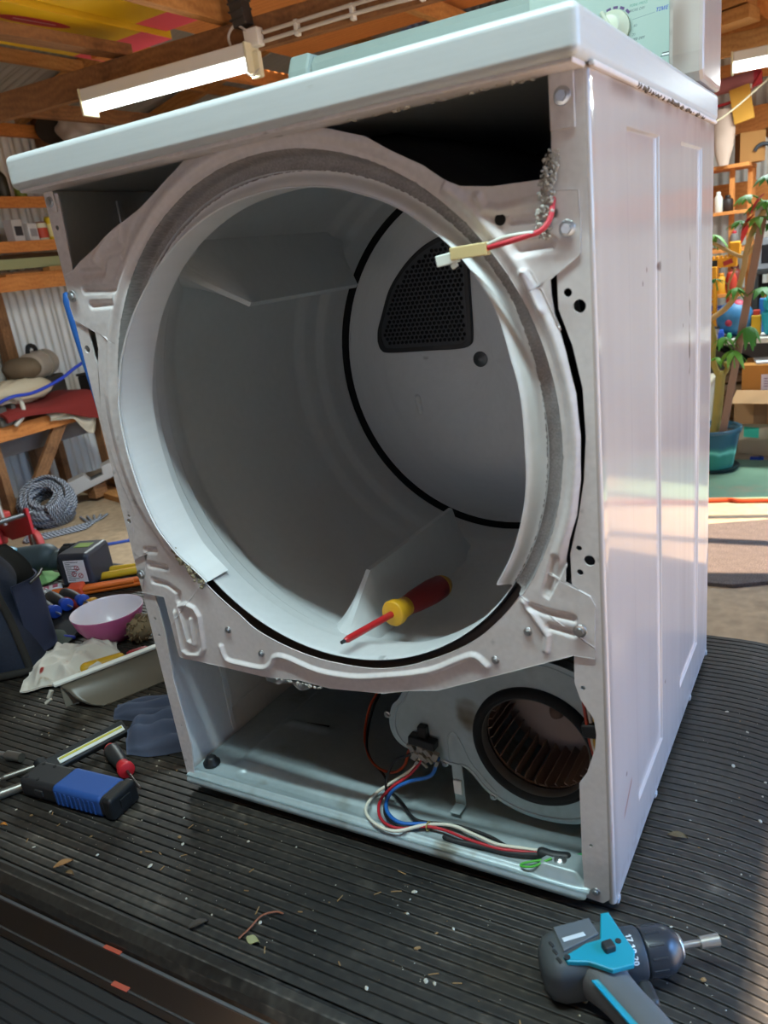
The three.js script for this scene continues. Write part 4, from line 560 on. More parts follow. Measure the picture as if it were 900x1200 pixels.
{ // pliers with yellow grips
  const t = thing('pliers', 'pliers with long yellow grips lying next to the orange sticks', 'pliers', [-0.80, DK + 0.010, -0.575], 0.62);
  for (const s of [-1, 1]) obj('grip', tube([[-0.09, 0, s * 0.012 + 0.004], [-0.03, 0, s * 0.019], [0.04, 0, s * 0.015], [0.085, 0, s * 0.007]], 0.0095, 30, 12), plain('#d8ab1c', 0.5), t);
  obj('jaws', [bx(0.06, 0.012, 0.022, [0.115, 0, 0], [0, 0, 0], 0.004), rod([0.095, -0.008, 0], [0.095, 0.008, 0], 0.014, 0.014, 20)], M.darkSteel, t);
}
{ // bundle of orange hex rods in a holder
  const t = thing('orange_stick_bundle', 'bundle of orange sticks in a red-orange clip', 'hex keys', [-0.76, DK + 0.012, -0.475], 0.66);
  for (const [y, z, l] of [[-0.004, -0.014, 0.10], [-0.004, -0.004, 0.085], [-0.004, 0.007, 0.12], [0.005, -0.009, 0.07], [0.005, 0.002, 0.095], [0.005, 0.011, 0.06]]) { const st = obj('stick', rod([-0.085 - l * 0.1, y, z], [0.04 + l, y, z * 0.6], 0.0055, 0.0055, 10), plain('#e06a1c', 0.45), t); obj('steel_tip', rod([-0.085 - l * 0.1, y, z], [-0.1 - l * 0.1, y + 0.012, z], 0.002, 0.002, 8), M.steel, st); }
  obj('clip', [new RoundedBoxGeometry(0.036, 0.032, 0.044, 3, 0.006).translate(-0.035, 0.001, 0)], plain('#e2502a', 0.45), t);
}
screwdriver('red_handle_screwdriver', 'dull red screwdriver handle lying behind the pink bowl', [-0.665, DK + 0.016, -0.40], 0.2, { hl: 0.10, hr: 0.017, sl: 0.08, handle: '#8c2a28', tip: '#8c2a28', collar: '#c98f2a' });
{ // pouch with blue and black screwdrivers
  const p = cloth('tool_pouch', 'black tool pouch with blue trim under the blue-black screwdrivers', 'pouch', [-0.70, DK, -0.325], 0.2, 0.13, (x, z, u, v) => 0.006 + 0.010 * Math.sin(v * PI) + 0.003 * Math.sin(u * 8), plain('#1c1d22', 0.85), 0.005, 0.2);
  obj('blue_trim', tube([[-0.1, 0.006, 0.065], [-0.03, 0.007, 0.069], [0.04, 0.009, 0.067], [0.1, 0.006, 0.066]], 0.0045, 30, 8), plain('#27349a', 0.6), p);
  const G = 'blue and black screwdrivers lying on the pouch', o = { hl: 0.095, hr: 0.0145, sl: 0.03, handle: '#23262b', tip: '#23262b', collar: '#1b45a8', group: G };
  screwdriver('screwdriver', 'blue-collared black screwdriver nearest the navy bag, on the pouch', [-0.695, DK + 0.031, -0.325], -0.25, o);
  screwdriver('screwdriver', 'middle blue-collared black screwdriver of the three on the pouch', [-0.70, DK + 0.031, -0.36], -0.25, o);
  screwdriver('screwdriver', 'blue-collared black screwdriver closest to the red handle behind the bowl', [-0.685, DK + 0.028, -0.392], -0.2, o);
}
{ // pink bowl
  const t = thing('bowl', 'pink plastic bowl with a white inside', 'bowl', [-0.508, DK, -0.315]);
  obj('outer_shell', lathe([[0, 0.0], [0.034, 0.0], [0.036, 0.004], [0.050, 0.016], [0.064, 0.038], [0.0715, 0.062], [0.072, 0.0655], [0.070, 0.0655]], 64), plain('#c9639c', 0.35), t);
  obj('inner_shell', lathe([[0, 0.0055], [0.03, 0.006], [0.046, 0.018], [0.060, 0.038], [0.0678, 0.060], [0.0705, 0.0662], [0.0722, 0.0652]], 64), plain('#e6dfea', 0.25), t);
}
{ // tuft of wire wool / nest beside the bowl
  const t = obj('frayed_brush', (() => { const rr = rng(21), L = [place(new THREE.SphereGeometry(0.026, 18, 14), [0, 0.026, 0])]; for (let k = 0; k < 130; k++) { const a = rr() * 6.3, b = rr() * PI, d = V(Math.sin(b) * Math.cos(a), Math.cos(b), Math.sin(b) * Math.sin(a)), p = d.clone().multiplyScalar(0.024).add(V(0, 0.027, 0)); if (p.y < 0.004) continue; const q = p.clone().add(V(rr() - 0.5, rr() - 0.5, rr() - 0.5).multiplyScalar(0.022)), e = d.clone().multiplyScalar(0.031).add(V(0, 0.027, 0)); L.push(new THREE.TubeGeometry(curve([p, e, q]), 6, 0.0011, 4)); } return L; })(), plain('#8d7a5c', 0.95), scene); t.position.set(-0.437, DK, -0.325); tag(t, 'frayed brown ball of dry fibre against the pink bowl', 'brush');
}
// crumpled stained rag
{
  const stain = tex(256, (x, y) => { const a = fbm(x, y, 4, 4, 140), b = sstep(fbm(x, y, 5, 4, 141), 0.16, 0.34), d1 = Math.hypot(x - 0.26, y - 0.2), d2 = Math.hypot(x - 0.5, y - 0.28), s = Math.max(1 - sstep(d1, 0.012, 0.035), 0.6 * (1 - sstep(d2, 0.02, 0.09) ) * sstep(fbm(x, y, 20, 2, 7), -0.05, 0.2)); const v = 214 + a * 22; return [lerp(v - b * 34, 150, s), lerp(v - 6 - b * 46, 44, s), lerp(v - 16 - b * 62, 36, s)]; });
  cloth('rag', 'crumpled off-white rag with red stains', 'rag', [-0.492, DK, -0.205], 0.17, 0.17, (x, z, u, v) => { const q = 0.5 * N3(u * 3.2, v * 3.2, 4) + 0.5 * (0.45 - Math.abs(N3(u * 4.5, v * 4, 9)) * 2) + 0.08 * N3(u * 11, v * 9, 19), e = Math.min(u, 1 - u, v, 1 - v); const w = 1 - 0.35 * Math.abs(N3(u * 2.3, v * 2.1, 17)); return [x * w + 0.02 * N3(v * 3, u * 2, 3), Math.max(0.004, 0.008 + 0.020 * sstep(e, 0, 0.32) + 0.030 * q * sstep(e, 0, 0.1)), z * (1 - 0.3 * Math.abs(N3(u * 2.7, v * 1.9, 31))) + 0.02 * N3(u * 3, v * 2, 13)]; }, std({ map: stain, roughness: 0.95 }), 0.0022, 0.75, 70, 60);
}
{ // knife / scraper with yellow handle and red end
  const t = thing('yellow_handled_tool', 'tool with a yellow handle and dark red end behind the translucent tub', 'hand tool', [-0.40, DK + 0.012, -0.235], 0.95);
  obj('handle', place(new THREE.CapsuleGeometry(0.0105, 0.062, 6, 16), [-0.03, 0, 0], [0, 0, PI / 2]).scale(1, 1, 1.25), plain('#cfa21e', 0.5), t);
  obj('red_end', place(new THREE.CapsuleGeometry(0.0095, 0.026, 6, 16), [0.035, 0, 0], [0, 0, PI / 2]), plain('#94232a', 0.5), t);
}
{ // shallow translucent cover with a white edge
  const t = thing('shallow_cover', 'long grey translucent plastic cover with a white edge by the dryer\'s left side', 'cover', [-0.378, DK, -0.075], 1.15);
  // local x runs along the white edge away from the camera, the bulge faces +z
  const L = 0.36, end = (u) => Math.sqrt(Math.max(0, 1 - Math.pow(1 - Math.min(1, u / 0.16), 2.4)));
  obj('translucent_shell', gridSurf((u, v) => { const k = end(u), a = v * PI * 0.5; const y = 0.046 * (1 - Math.sin(a) * (0.35 + 0.65 * k)), z = 0.004 + 0.05 * k * (1 - Math.pow(Math.cos(a), 1.6)) + 0.004 * k * Math.sin(v * PI); return [0.012 + u * L - 0.012 * (1 - v) * 0 + 0.03 * v * (1 - u) * 0.6, Math.max(0.001, y), z]; }, 60, 18, 0.002), new THREE.MeshPhysicalMaterial({ color: new THREE.Color('#7c7364'), roughness: 0.3, transmission: 0.3, thickness: 0 }), t);
  obj('back_wall', bx(L, 0.044, 0.002, [0.012 + L / 2, 0.023, 0.001], [0, 0, 0], 0.0008), plain('#8b8478', 0.5), t);
  obj('white_edge', bx(L + 0.01, 0.005, 0.014, [L / 2 + 0.008, 0.0485, 0.001], [0, 0, 0], 0.0015), plain('#d9dad4', 0.5), t);
  obj('torn_end', [bx(0.016, 0.008, 0.006, [-0.006, 0.036, 0.004], [0.3, 0.5, 0.9], 0.002), bx(0.014, 0.006, 0.006, [-0.012, 0.026, 0.006], [0.6, 0.2, 0.5], 0.002)], plain('#b9b4a8', 0.5), t);
}
{ // blue-grey garment half under the dryer
  const t = thing('work_garment', 'dark blue-grey cotton garment bunched beside the dryer\'s left corner', 'clothing', [-0.12, DK, -0.09]);
  const m = std({ color: new THREE.Color('#4d5468'), roughness: 0.95 });
  const fold = (a, b, w, h, seed) => { const A = V(...a), B = V(...b), d = B.clone().sub(A), s = V(-d.z, 0, d.x).normalize(); return gridSurf((u, v) => { const t2 = v * 2 - 1, e = Math.sqrt(Math.max(0, 1 - t2 * t2)), wob = N3(u * 4, v * 3, seed), ww = w * (0.62 + 0.38 * sstep(u, 0, 0.3)) * (1 + 0.12 * N3(u * 3, 0, seed)); const p = A.clone().addScaledVector(d, u).addScaledVector(s, t2 * ww); return [p.x, 0.001 + h * e * (0.75 + 0.3 * wob + 0.16 * Math.sin(v * 16 + u * 6 + seed)) * (0.55 + 0.45 * sstep(u, 0, 0.15)), p.z]; }, 50, 40, 0.003); };
  obj('sleeve', fold([-0.138, 0, -0.012], [0.02, 0, -0.085], 0.026, 0.024, 3), m, t);
  obj('folded_body', fold([-0.045, 0, 0.046], [0.06, 0, -0.03], 0.043, 0.04, 8), m, t);
}
{ // navy bag standing at the left edge
  const t = thing('navy_bag', 'navy blue fabric tool bag with black edging at the left edge of the deck', 'bag', [-0.695, DK, -0.135], 0.62);
  const navy = std({ map: tex(256, (x, y) => { const a = fbm(x, y, 5, 4, 150), b = fbm(x, y, 80, 2, 151), v = a * 26 + b * 20; return [24 + v, 34 + v, 54 + v * 1.1]; }, 3), roughness: 0.75 }), blk = plain('#24221f', 0.85);
  // local: +z faces the camera, +x to the right; front face leans back a little
  const W = 0.125, H = 0.245, f = (u, v) => { const x = (u * 2 - 1) * W, y = v * H; const bulge = 0.028 * Math.sin(u * PI) * Math.sin(Math.min(1, v + 0.1) * PI) + 0.006 * N3(u * 3, v * 3, 5); return [x * (1 - 0.28 * Math.pow(v, 2.2)) - 0.03 * v, y + 0.0, 0.07 - 0.05 * v + bulge, x, y]; };
  obj('front_panel', gridSurf(f, 28, 28, 0.004), navy, t);
  obj('side_panel', gridSurf((u, v) => { const a = f(1, v), d = u * 0.15 * (1 - 0.3 * v); return [a[0] + 0.012 * Math.sin(u * PI), a[1] * (1 - 0.0 * u), a[2] - d, u * 0.2, v * 0.3]; }, 14, 24, 0.004), navy, t);
  obj('back_panel', gridSurf((u, v) => { const a = f(1 - u, v); return [a[0], a[1], a[2] - 0.15 * (1 - 0.3 * v) - 0.02 * Math.sin(u * PI)]; }, 14, 14, 0.004), navy, t);
  obj('left_panel', gridSurf((u, v) => { const a = f(0, v), d = (1 - u) * 0.15 * (1 - 0.3 * v); return [a[0] - 0.01, a[1], a[2] - d]; }, 6, 14, 0.004), navy, t);
  obj('base', bx(0.25, 0.012, 0.16, [0, 0.006, 0.0], [0, 0, 0], 0.005), blk, t);
  const path = []; for (let k = 0; k <= 20; k++) path.push(f(1, k / 20)); for (let k = 1; k <= 12; k++) path.push(f(1 - k / 12, 1)); obj('edging', [tube(path.map((p) => [p[0], p[1] + 0.002, p[2] + 0.002]), 0.0075, 90, 8), tube([...Array(14)].map((_, k) => { const p = f(1 - k / 13, 0); return [p[0], 0.008, p[2] + 0.004]; }), 0.008, 40, 8)], blk, t);
  obj('strap', gridSurf((u, v) => [0.085 + 0.03 * Math.sin(v * 2.4) + u * 0.028, 0.24 - v * 0.09, 0.0 - 0.02 * v - u * 0.012], 4, 16, 0.003), blk, t);
  obj('side_pocket', gridSurf((u, v) => [0.118 + 0.03 * Math.sin(u * PI), 0.015 + v * 0.15, 0.03 - u * 0.11], 12, 10, 0.005), plain('#2b3450', 0.8), t);
  obj('zip', tube([[0.148, 0.163, 0.015], [0.153, 0.165, -0.02], [0.146, 0.163, -0.06]], 0.003, 16, 6), M.blackPlastic, t);
}
{ const p = obj('sweet_wrapper', [bx(0.05, 0.012, 0.03, [0, 0.006, 0], [0, 0, 0], 0.002)], plain('#e5dfdf', 0.5), scene); obj('pink_print', [bx(0.012, 0.001, 0.022, [-0.01, 0.0124, 0], [0, 0, 0], 0.0003), bx(0.012, 0.001, 0.022, [0.01, 0.0124, 0], [0, 0, 0], 0.0003)], plain('#c46a84', 0.5), p); p.position.set(-0.885, DK, -0.455); p.rotation.set(0, 0.9, 0); tag(p, 'small white packet with pink print beside the navy bag', 'packet'); }
cloth('dark_green_cloth', 'dark grey-green cloth corner poking out between navy bag and rag', 'cloth', [-0.635, DK, -0.262], 0.1, 0.07, (x, z, u, v) => 0.004 + 0.016 * Math.sin(u * PI) * Math.sin(v * PI) + 0.003 * Math.sin(u * 14), plain('#38423c', 0.9), 0.003, 0.4);
{ const t = thing('blue_rod', 'upright blue plastic rod standing behind the dryer\'s left edge', 'rod', [-0.302, DK, -0.3]); t.rotation.z = 0.108; obj('shaft', lathe([[0, 0.0], [0.010, 0], [0.010, 0.62], [0.009, 0.665], [0.005, 0.678], [0, 0.68]], 20), plain('#1f62b4', 0.5), t); obj('foot', lathe([[0, 0], [0.045, 0], [0.045, 0.006], [0.018, 0.012], [0, 0.012]], 24), plain('#1b4f92', 0.5), t); }

// ---------- left side: bench, shelves and what lies there ----------
const BT = -0.13; // bench top height
{
  const t = thing('workbench', 'orange timber workbench along the corrugated wall', 'workbench', [-4.72, FLOOR, -2.9]);
  const off = (g) => g.translate(4.72, -FLOOR, 2.9);
  for (const x of [-5.02, -4.82, -4.62, -4.44]) obj('top_board', off(bx(0.185, 0.035, 2.6, [x, BT - 0.018, -2.35])), M.orangeWood, t);
  obj('front_rail', off(bx(0.04, 0.10, 2.6, [-4.33, BT - 0.05, -2.35])), M.orangeWood, t);
  obj('back_rail', off(bx(0.04, 0.10, 2.6, [-5.05, BT - 0.09, -2.35])), M.pine, t);
  obj('grey_shelf_board', off(bx(0.5, 0.16, 2.5, [-4.78, BT - 0.17, -2.4])), plain('#77706c', 0.8), t);
  for (const z of [-1.15, -2.62, -3.55]) { obj('leg', off(bx(0.09, BT - 0.06 - FLOOR, 0.06, [-4.42, (BT - 0.06 + FLOOR) / 2, z])), M.oldWood, t); obj('leg', off(bx(0.09, BT - 0.06 - FLOOR, 0.06, [-5.0, (BT - 0.06 + FLOOR) / 2, z])), M.oldWood, t); }
  obj('brace', off(beamBetween([-4.36, -0.17, -3.2], [-4.40, -0.80, -2.70], 0.035, 0.09)), M.oldWood, t);
}
function shelfBoard(label, y, z0, z1, d, m, h = 0.035) { const t = thing('shelf', label, 'shelf', [LX + 0.19 + d / 2, y, (z0 + z1) / 2]); obj('board', bx(d, h, z1 - z0, [0, -h / 2, 0]), m, t); obj('front_batten', bx(0.025, h + 0.045, z1 - z0, [d / 2 + 0.0125, -h / 2 - 0.01, 0]), m, t); for (const z of [0.3, -0.3]) obj('bracket', bx(d * 0.9, 0.03, 0.04, [0, -h - 0.015, (z1 - z0) * z]), M.oldWood, t); return t; }
shelfBoard('upper timber shelf holding yellow and green bottles', 1.40, -5.0, -2.4, 0.24, M.orangeWood);
shelfBoard('middle timber shelf holding white packets and paint tins', 1.09, -5.0, -2.4, 0.22, M.orangeWood);
shelfBoard('narrow greenish shelf with a pale board under the paint tins', 0.97, -5.0, -2.4, 0.14, plain('#a9a877', 0.8), 0.03);
shelfBoard('wide lower timber shelf with loose timber offcuts on it', 0.84, -5.0, -2.4, 0.30, M.orangeWood, 0.06);
{ // bottles, tins and packets on the shelves (shown a few pixels high)
  const can = (label, [x, y, z], r, h, col, lid, group) => { const t = thing('paint_tin', label, 'tin', [x, y, z], 0, group); obj('body', lathe([[0, 0], [r, 0], [r, h * 0.96], [r * 0.94, h], [0, h]], 20), plain(col, 0.4), t); obj('lid', lathe([[0, h], [r * 0.9, h], [r * 0.9, h + 0.006], [0, h + 0.006]], 20), plain(lid, 0.35, 0.5), t); obj('label_band', lathe([[r + 0.0005, h * 0.2], [r + 0.001, h * 0.21], [r + 0.001, h * 0.72], [r + 0.0005, h * 0.73]], 20), plain(lid, 0.5), t); return t; };
  const bottle = (label, [x, y, z], r, h, col, capc) => { const t = thing('bottle', label, 'bottle', [x, y, z]); obj('body', lathe([[0, 0], [r, 0], [r, h * 0.62], [r * 0.8, h * 0.72], [r * 0.36, h * 0.82], [r * 0.36, h * 0.9], [0, h * 0.9]], 18), plain(col, 0.4), t); obj('cap', lathe([[0, h * 0.88], [r * 0.42, h * 0.88], [r * 0.42, h], [0, h]], 14), plain(capc, 0.5), t); return t; };
  const packet = (label, [x, y, z], w, h, d, col, band) => { const t = thing('packet', label, 'packet', [x, y, z], 0.1); obj('box', bx(d, h, w, [0, h / 2, 0], [0, 0, 0], 0.006), plain(col, 0.6), t); obj('print', bx(0.002, h * 0.4, w * 0.7, [d / 2 + 0.001, h * 0.5, 0], [0, 0, 0], 0.0006), plain(band, 0.6), t); return t; };
  bottle('yellow-lidded dark bottle on the upper shelf at the left edge', [LX + 0.36, 1.40, -3.55], 0.05, 0.24, '#2c2a1c', '#d3b52a'); bottle('olive green bottle on the upper shelf nearest the dryer lid', [LX + 0.36, 1.40, -3.70], 0.045, 0.2, '#7d8a34', '#22231c');
  packet('white packet with black lettering blocks on the middle shelf', [LX + 0.36, 1.09, -3.56], 0.10, 0.17, 0.09, '#c9c4c2', '#38363a'); packet('second white packet, right of the lettered one on the middle shelf', [LX + 0.36, 1.09, -3.69], 0.09, 0.14, 0.09, '#d5d2d0', '#9a9598');
  can('red-banded pale tin on the middle shelf', [LX + 0.36, 1.09, -3.80], 0.048, 0.14, '#d9d2b4', '#c2452a'); can('bright yellow tin on the middle shelf', [LX + 0.36, 1.09, -3.905], 0.046, 0.18, '#e5c81c', '#efe6a2'); can('green-banded pale tin next to the dryer lid on the middle shelf', [LX + 0.36, 1.09, -4.01], 0.046, 0.13, '#d8d2bc', '#6f9a40'); can('brown tin beyond the green-banded tin on the middle shelf', [LX + 0.36, 1.09, -4.12], 0.046, 0.14, '#8c6a42', '#c9b49a');
  const plank = (label, [x, y, z], L, w, h, m, turn) => { const o = obj('timber_offcut', bx(w, h, L, [0, h / 2, 0]), m, scene); o.position.set(x, y, z); o.rotation.y = turn; tag(o, label, 'timber', 'offcuts on the lower shelf'); };
  plank('long orange offcut lying along the front of the lower shelf', [LX + 0.42, 0.841, -3.75], 0.9, 0.09, 0.03, M.orangeWood, 0.03); plank('dark reddish offcut behind the orange one on the lower shelf', [LX + 0.31, 0.841, -3.6], 0.8, 0.09, 0.05, M.oldWood, -0.04); plank('short pale offcut on top of the orange one on the lower shelf', [LX + 0.42, 0.872, -3.95], 0.5, 0.08, 0.03, M.pine, 0.05);
}
{ // things on the bench
  const g = thing('green_case', 'pale green and lilac plastic case lid standing on the bench', 'case', [-4.97, BT, -2.88], -0.35);
  obj('panel', [new RoundedBoxGeometry(0.05, 0.62, 0.42, 4, 0.02).translate(0, 0.31, 0)], plain('#8f9f58', 0.6), g); obj('rim', tube([[0.03, 0.02, 0.2], [0.03, 0.58, 0.19], [0.03, 0.605, 0.1], [0.03, 0.605, -0.1], [0.03, 0.58, -0.19], [0.03, 0.02, -0.2]], 0.018, 60, 10), plain('#8f8bb0', 0.5), g); obj('top_seal', bx(0.06, 0.02, 0.36, [0, 0.632, 0], [0, 0, 0], 0.008), M.blackPlastic, g);
  const s = thing('sewing_machine', 'beige machine body with a yellow sticker lying on the bench', 'machine', [-4.80, BT, -3.43], -0.95);
  obj('body', [place(new THREE.CapsuleGeometry(0.105, 0.36, 8, 24), [0, 0.32, 0], [0, 0, PI / 2]), place(new THREE.CylinderGeometry(0.075, 0.10, 0.10, 24), [0.26, 0.32, 0], [0, 0, -PI / 2])], plain('#b3a594', 0.5), s); obj('base', bx(0.5, 0.22, 0.2, [0, 0.11, 0], [0, 0, 0], 0.02), plain('#3a352f', 0.7), s); obj('handle', tube([[-0.05, 0.40, 0], [0.0, 0.46, 0], [0.12, 0.47, 0], [0.18, 0.41, 0]], 0.018, 24, 8), M.softBlack, s); obj('sticker', bx(0.14, 0.045, 0.004, [0.09, 0.35, 0.103], [-0.2, 0, 0], 0.001), plain('#cda52c', 0.5), s); obj('clamp_band', place(new THREE.TorusGeometry(0.107, 0.008, 8, 28), [-0.03, 0.32, 0], [0, PI / 2, 0]), plain('#8d8271', 0.5), s);
  const st = obj('brown_cap', (() => { const q = new THREE.SphereGeometry(0.13, 28, 16); q.scale(1.25, 0.62, 0.95); const p = q.attributes.position; for (let i = 0; i < p.count; i++) { const k = 1 + 0.12 * N3(p.getX(i) * 9, p.getY(i) * 9, p.getZ(i) * 9); p.setXYZ(i, p.getX(i) * k, p.getY(i) * k, p.getZ(i) * k); } q.computeVertexNormals(); return q; })(), plain('#6c5a45', 0.9), scene); st.position.set(-4.52, BT + 0.34, -3.08); tag(st, 'brown felted cap on top of the cushion pile on the bench', 'cap');
  const pillow = (name, label, cat, pos, sx, sy, sz, col, turn) => { const q = new THREE.SphereGeometry(1, 36, 20); const p = q.attributes.position; for (let i = 0; i < p.count; i++) { let x = p.getX(i), y = p.getY(i), z = p.getZ(i); const pw = (v) => Math.sign(v) * Math.pow(Math.abs(v), 0.62); const k = 1 + 0.07 * N3(x * 2.6, y * 3, z * 2.6 + sx * 40); p.setXYZ(i, pw(x) * sx * k, y * sy * (1 + 0.2 * N3(x * 4, 2, z * 4)), pw(z) * sz * k); } q.computeVertexNormals(); const o = obj(name, q, plain(col, 0.95), scene); o.position.set(...pos); o.rotation.y = turn; tag(o, label, cat); };
  pillow('cushion', 'cream cushion lying on the red cloth on the bench', 'cushion', [-4.50, BT + 0.19, -2.97], 0.14, 0.085, 0.28, '#cbb99c', 0.12);
  const red = obj('red_cloth', gridSurf((u, v) => { const z = lerp(-2.66, -3.46, u) , over = sstep(v, 0.55, 0.75); const x = lerp(-4.78, -4.27, Math.min(v / 0.68, 1)), y = BT + 0.085 + 0.012 * Math.sin(u * 9) - over * (0.02 + (v - 0.55) * (0.08 + 0.32 * sstep(u, 0.45, 0.95))); return [x + over * 0.03, y, z]; }, 50, 30, 0.02), plain('#7e241e', 0.9), scene); tag(red, 'dark red cloth hanging over the bench edge under the cream cushion', 'cloth');
  const wh = obj('white_cloth', gridSurf((u, v) => { const z = lerp(-3.02, -3.42, u), dr = 0.03 + 0.13 * sstep(u, 0.45, 0.8) * (1 - sstep(u, 0.85, 1)); const y = BT + 0.05 - v * (dr + 0.06) ; return [-4.265 + 0.012 * Math.sin(v * 11 + u * 9) - 0.03 * (1 - v), y - 0.05 * u, z]; }, 36, 14, 0.008), plain('#c4b8a2', 0.95), scene); tag(wh, 'dirty white cloth corner drooping below the red cloth on the bench', 'cloth');
  const v = thing('bench_vice', 'grey bench vice with a white bent handle on the bench', 'vice', [-4.34, BT, -2.72]);
  obj('base', bx(0.13, 0.05, 0.16, [0, 0.025, 0], [0, 0, 0], 0.012), plain('#5a564e', 0.6), v); obj('jaw_block', [bx(0.10, 0.10, 0.07, [0, 0.09, 0.03], [0, 0, 0], 0.012), bx(0.10, 0.10, 0.04, [0, 0.09, -0.06], [0, 0, 0], 0.01)], plain('#4e4a44', 0.6), v); obj('bent_handle', tube([[0.06, 0.16, 0.03], [0.07, 0.19, -0.04], [0.08, 0.15, -0.10], [0.09, 0.06, -0.09], [0.08, 0.0, -0.02]], 0.016, 40, 10), plain('#c8c0b0', 0.5), v); obj('top_plate', bx(0.05, 0.02, 0.16, [0.02, 0.155, -0.01], [0, 0, 0], 0.006), plain('#b4ab9b', 0.5), v);
  const c = obj('blue_hose', tube([[-4.28, 0.02, -2.60], [-4.2, 0.066, -2.72], [-4.2, 0.062, -2.90], [-4.2, 0.108, -3.13], [-4.2, 0.17, -3.30], [-4.26, 0.2, -3.5], [-4.6, 0.05, -3.75]], 0.012, 60, 8), plain('#2740b0', 0.5), scene); tag(c, 'blue hose looping across the cushions on the bench', 'hose');
  const bk = obj('dark_box', [bx(0.34, 0.17, 0.5, [0, 0.085, 0], [0, 0, 0], 0.015)], plain('#24211e', 0.8), scene); bk.position.set(-4.6, BT, -3.98); obj('lid', bx(0.35, 0.02, 0.51, [0, 0.18, 0], [0, 0, 0], 0.006), plain('#3a332b', 0.8), bk); tag(bk, 'dark toolbox on the bench behind the cushions', 'toolbox');
}
{ // coil of black and white rope, and its loose strands
  const rope = std({ map: tex(64, (x, y) => { const k = ((x * 2 + y * 3) % 1 + 1) % 1; return k < 0.5 ? [40, 42, 52] : [178, 182, 190]; }), roughness: 0.9 });
  const t = thing('rope_coil', 'big coil of speckled black and white rope on the shed floor', 'rope', [-4.13, FLOOR, -2.72], 0.5);
  const rt = (pts, r, seg) => { const g = new THREE.TubeGeometry(curve(pts), seg, r, 7); const uv = g.attributes.uv; const L = curve(pts).getLength(); for (let i = 0; i < uv.count; i++) uv.setXY(i, uv.getX(i) * L / 0.05, uv.getY(i)); return g; };
  const rr = rng(9), L = []; const tilt = new THREE.Matrix4().makeRotationFromEuler(new THREE.Euler(0.75, 0, -0.12));
  for (let k = 0; k < 74; k++) { const a0 = rr() * 6.3, h = (rr() - 0.5) * 0.19, q = 1 - Math.pow(h / 0.13, 2) * 0.35, R = (0.065 + 0.125 * Math.sqrt(rr())) * q, pts = []; for (let i = 0; i <= 16; i++) { const a = a0 + i / 16 * 6.0; pts.push(V(R * (1 + 0.05 * Math.sin(a * 3 + k)) * Math.cos(a), h + 0.02 * Math.sin(a * 2 + k * 1.7), R * Math.sin(a)).applyMatrix4(tilt).add(V(0, 0.165, 0))); } const m = obj('rope_turn', rt(pts, 0.0095, 64), rope, t); }
  for (let k = 0; k < 9; k++) { const a = -0.5 + k * 0.1, pts = []; for (let i = 0; i <= 10; i++) { const b = i / 10 * 6.28; pts.push(V(0.135 + 0.058 * Math.cos(b), 0.13 * Math.sin(b) * 1.0, 0).applyAxisAngle(V(0, 1, 0), a - 0.6).applyMatrix4(tilt).add(V(0, 0.165, 0))); } obj('binding_turn', rt(pts, 0.009, 48), rope, t); }
  for (let k = 0; k < 5; k++) obj('loose_strand', rt([[-0.15 + k * 0.02, 0.02, 0.12], [-0.02, 0.012, 0.26 + k * 0.035], [0.16, 0.012, 0.22 + k * 0.03], [0.34, 0.012, 0.08 + k * 0.03], [0.38 - k * 0.05, 0.012, -0.06]].map((p) => V(...p)), 0.009, 70), rope, t);
}
{ // red trolley jack with its long handle
  const t = thing('trolley_jack', 'red trolley jack with a tall steel handle at the left edge', 'jack', [-3.86, FLOOR, -2.16], -0.25);
  const red = plain('#b5202c', 0.45), pink = plain('#c2433f', 0.5);
  for (const z of [-0.10, 0.10]) obj('side_plate', place(ext([[-0.34, 0.08], [-0.30, 0.16], [-0.05, 0.2], [0.18, 0.25], [0.27, 0.33], [0.30, 0.33], [0.30, 0.17], [0.16, 0.13], [-0.1, 0.06]], 0.014, 1, 0.002), [0, 0, z]), red, t);
  obj('lift_arm', [bx(0.42, 0.06, 0.09, [-0.06, 0.27, 0.0], [0, 0, 0.06], 0.01)], pink, t); obj('cross_shaft', rod([0.26, 0.29, -0.13], [0.26, 0.29, 0.13], 0.016, 0.016, 14), M.darkSteel, t);
  for (const z of [-0.13, 0.14]) { const w = obj('wheel', lathe([[0.03, -0.02], [0.075, -0.02], [0.082, -0.012], [0.082, 0.012], [0.075, 0.02], [0.03, 0.02]], 28, [0.20, 0.082, z], [PI / 2, 0, 0]), plain('#b84a48', 0.6), t); obj('wheel_hub', lathe([[0, -0.022], [0.045, -0.022], [0.045, 0.022], [0, 0.022]], 20, [0.20, 0.082, z], [PI / 2, 0, 0]), plain('#76706a', 0.5, 0.4), w); obj('wheel_fork', bx(0.028, 0.13, 0.008, [0.205, 0.14, z + 0.026], [0, 0, 0.05], 0.003), plain('#8a857c', 0.5, 0.4), t); }
  for (const z of [-0.08, 0.08]) obj('front_wheel', lathe([[0, -0.025], [0.06, -0.025], [0.06, 0.025], [0, 0.025]], 24, [-0.3, 0.06, z], [PI / 2, 0, 0]), pink, t);
  obj('handle', [rod([0.225, 0.25, 0.03], [0.10, 0.86, 0.02], 0.0135, 0.0135, 14)], plain('#b8ab9f', 0.35, 0.5), t); obj('handle_grip', rod([0.10, 0.86, 0.02], [0.085, 1.0, 0.02], 0.018, 0.018, 14), M.softBlack, t);
}
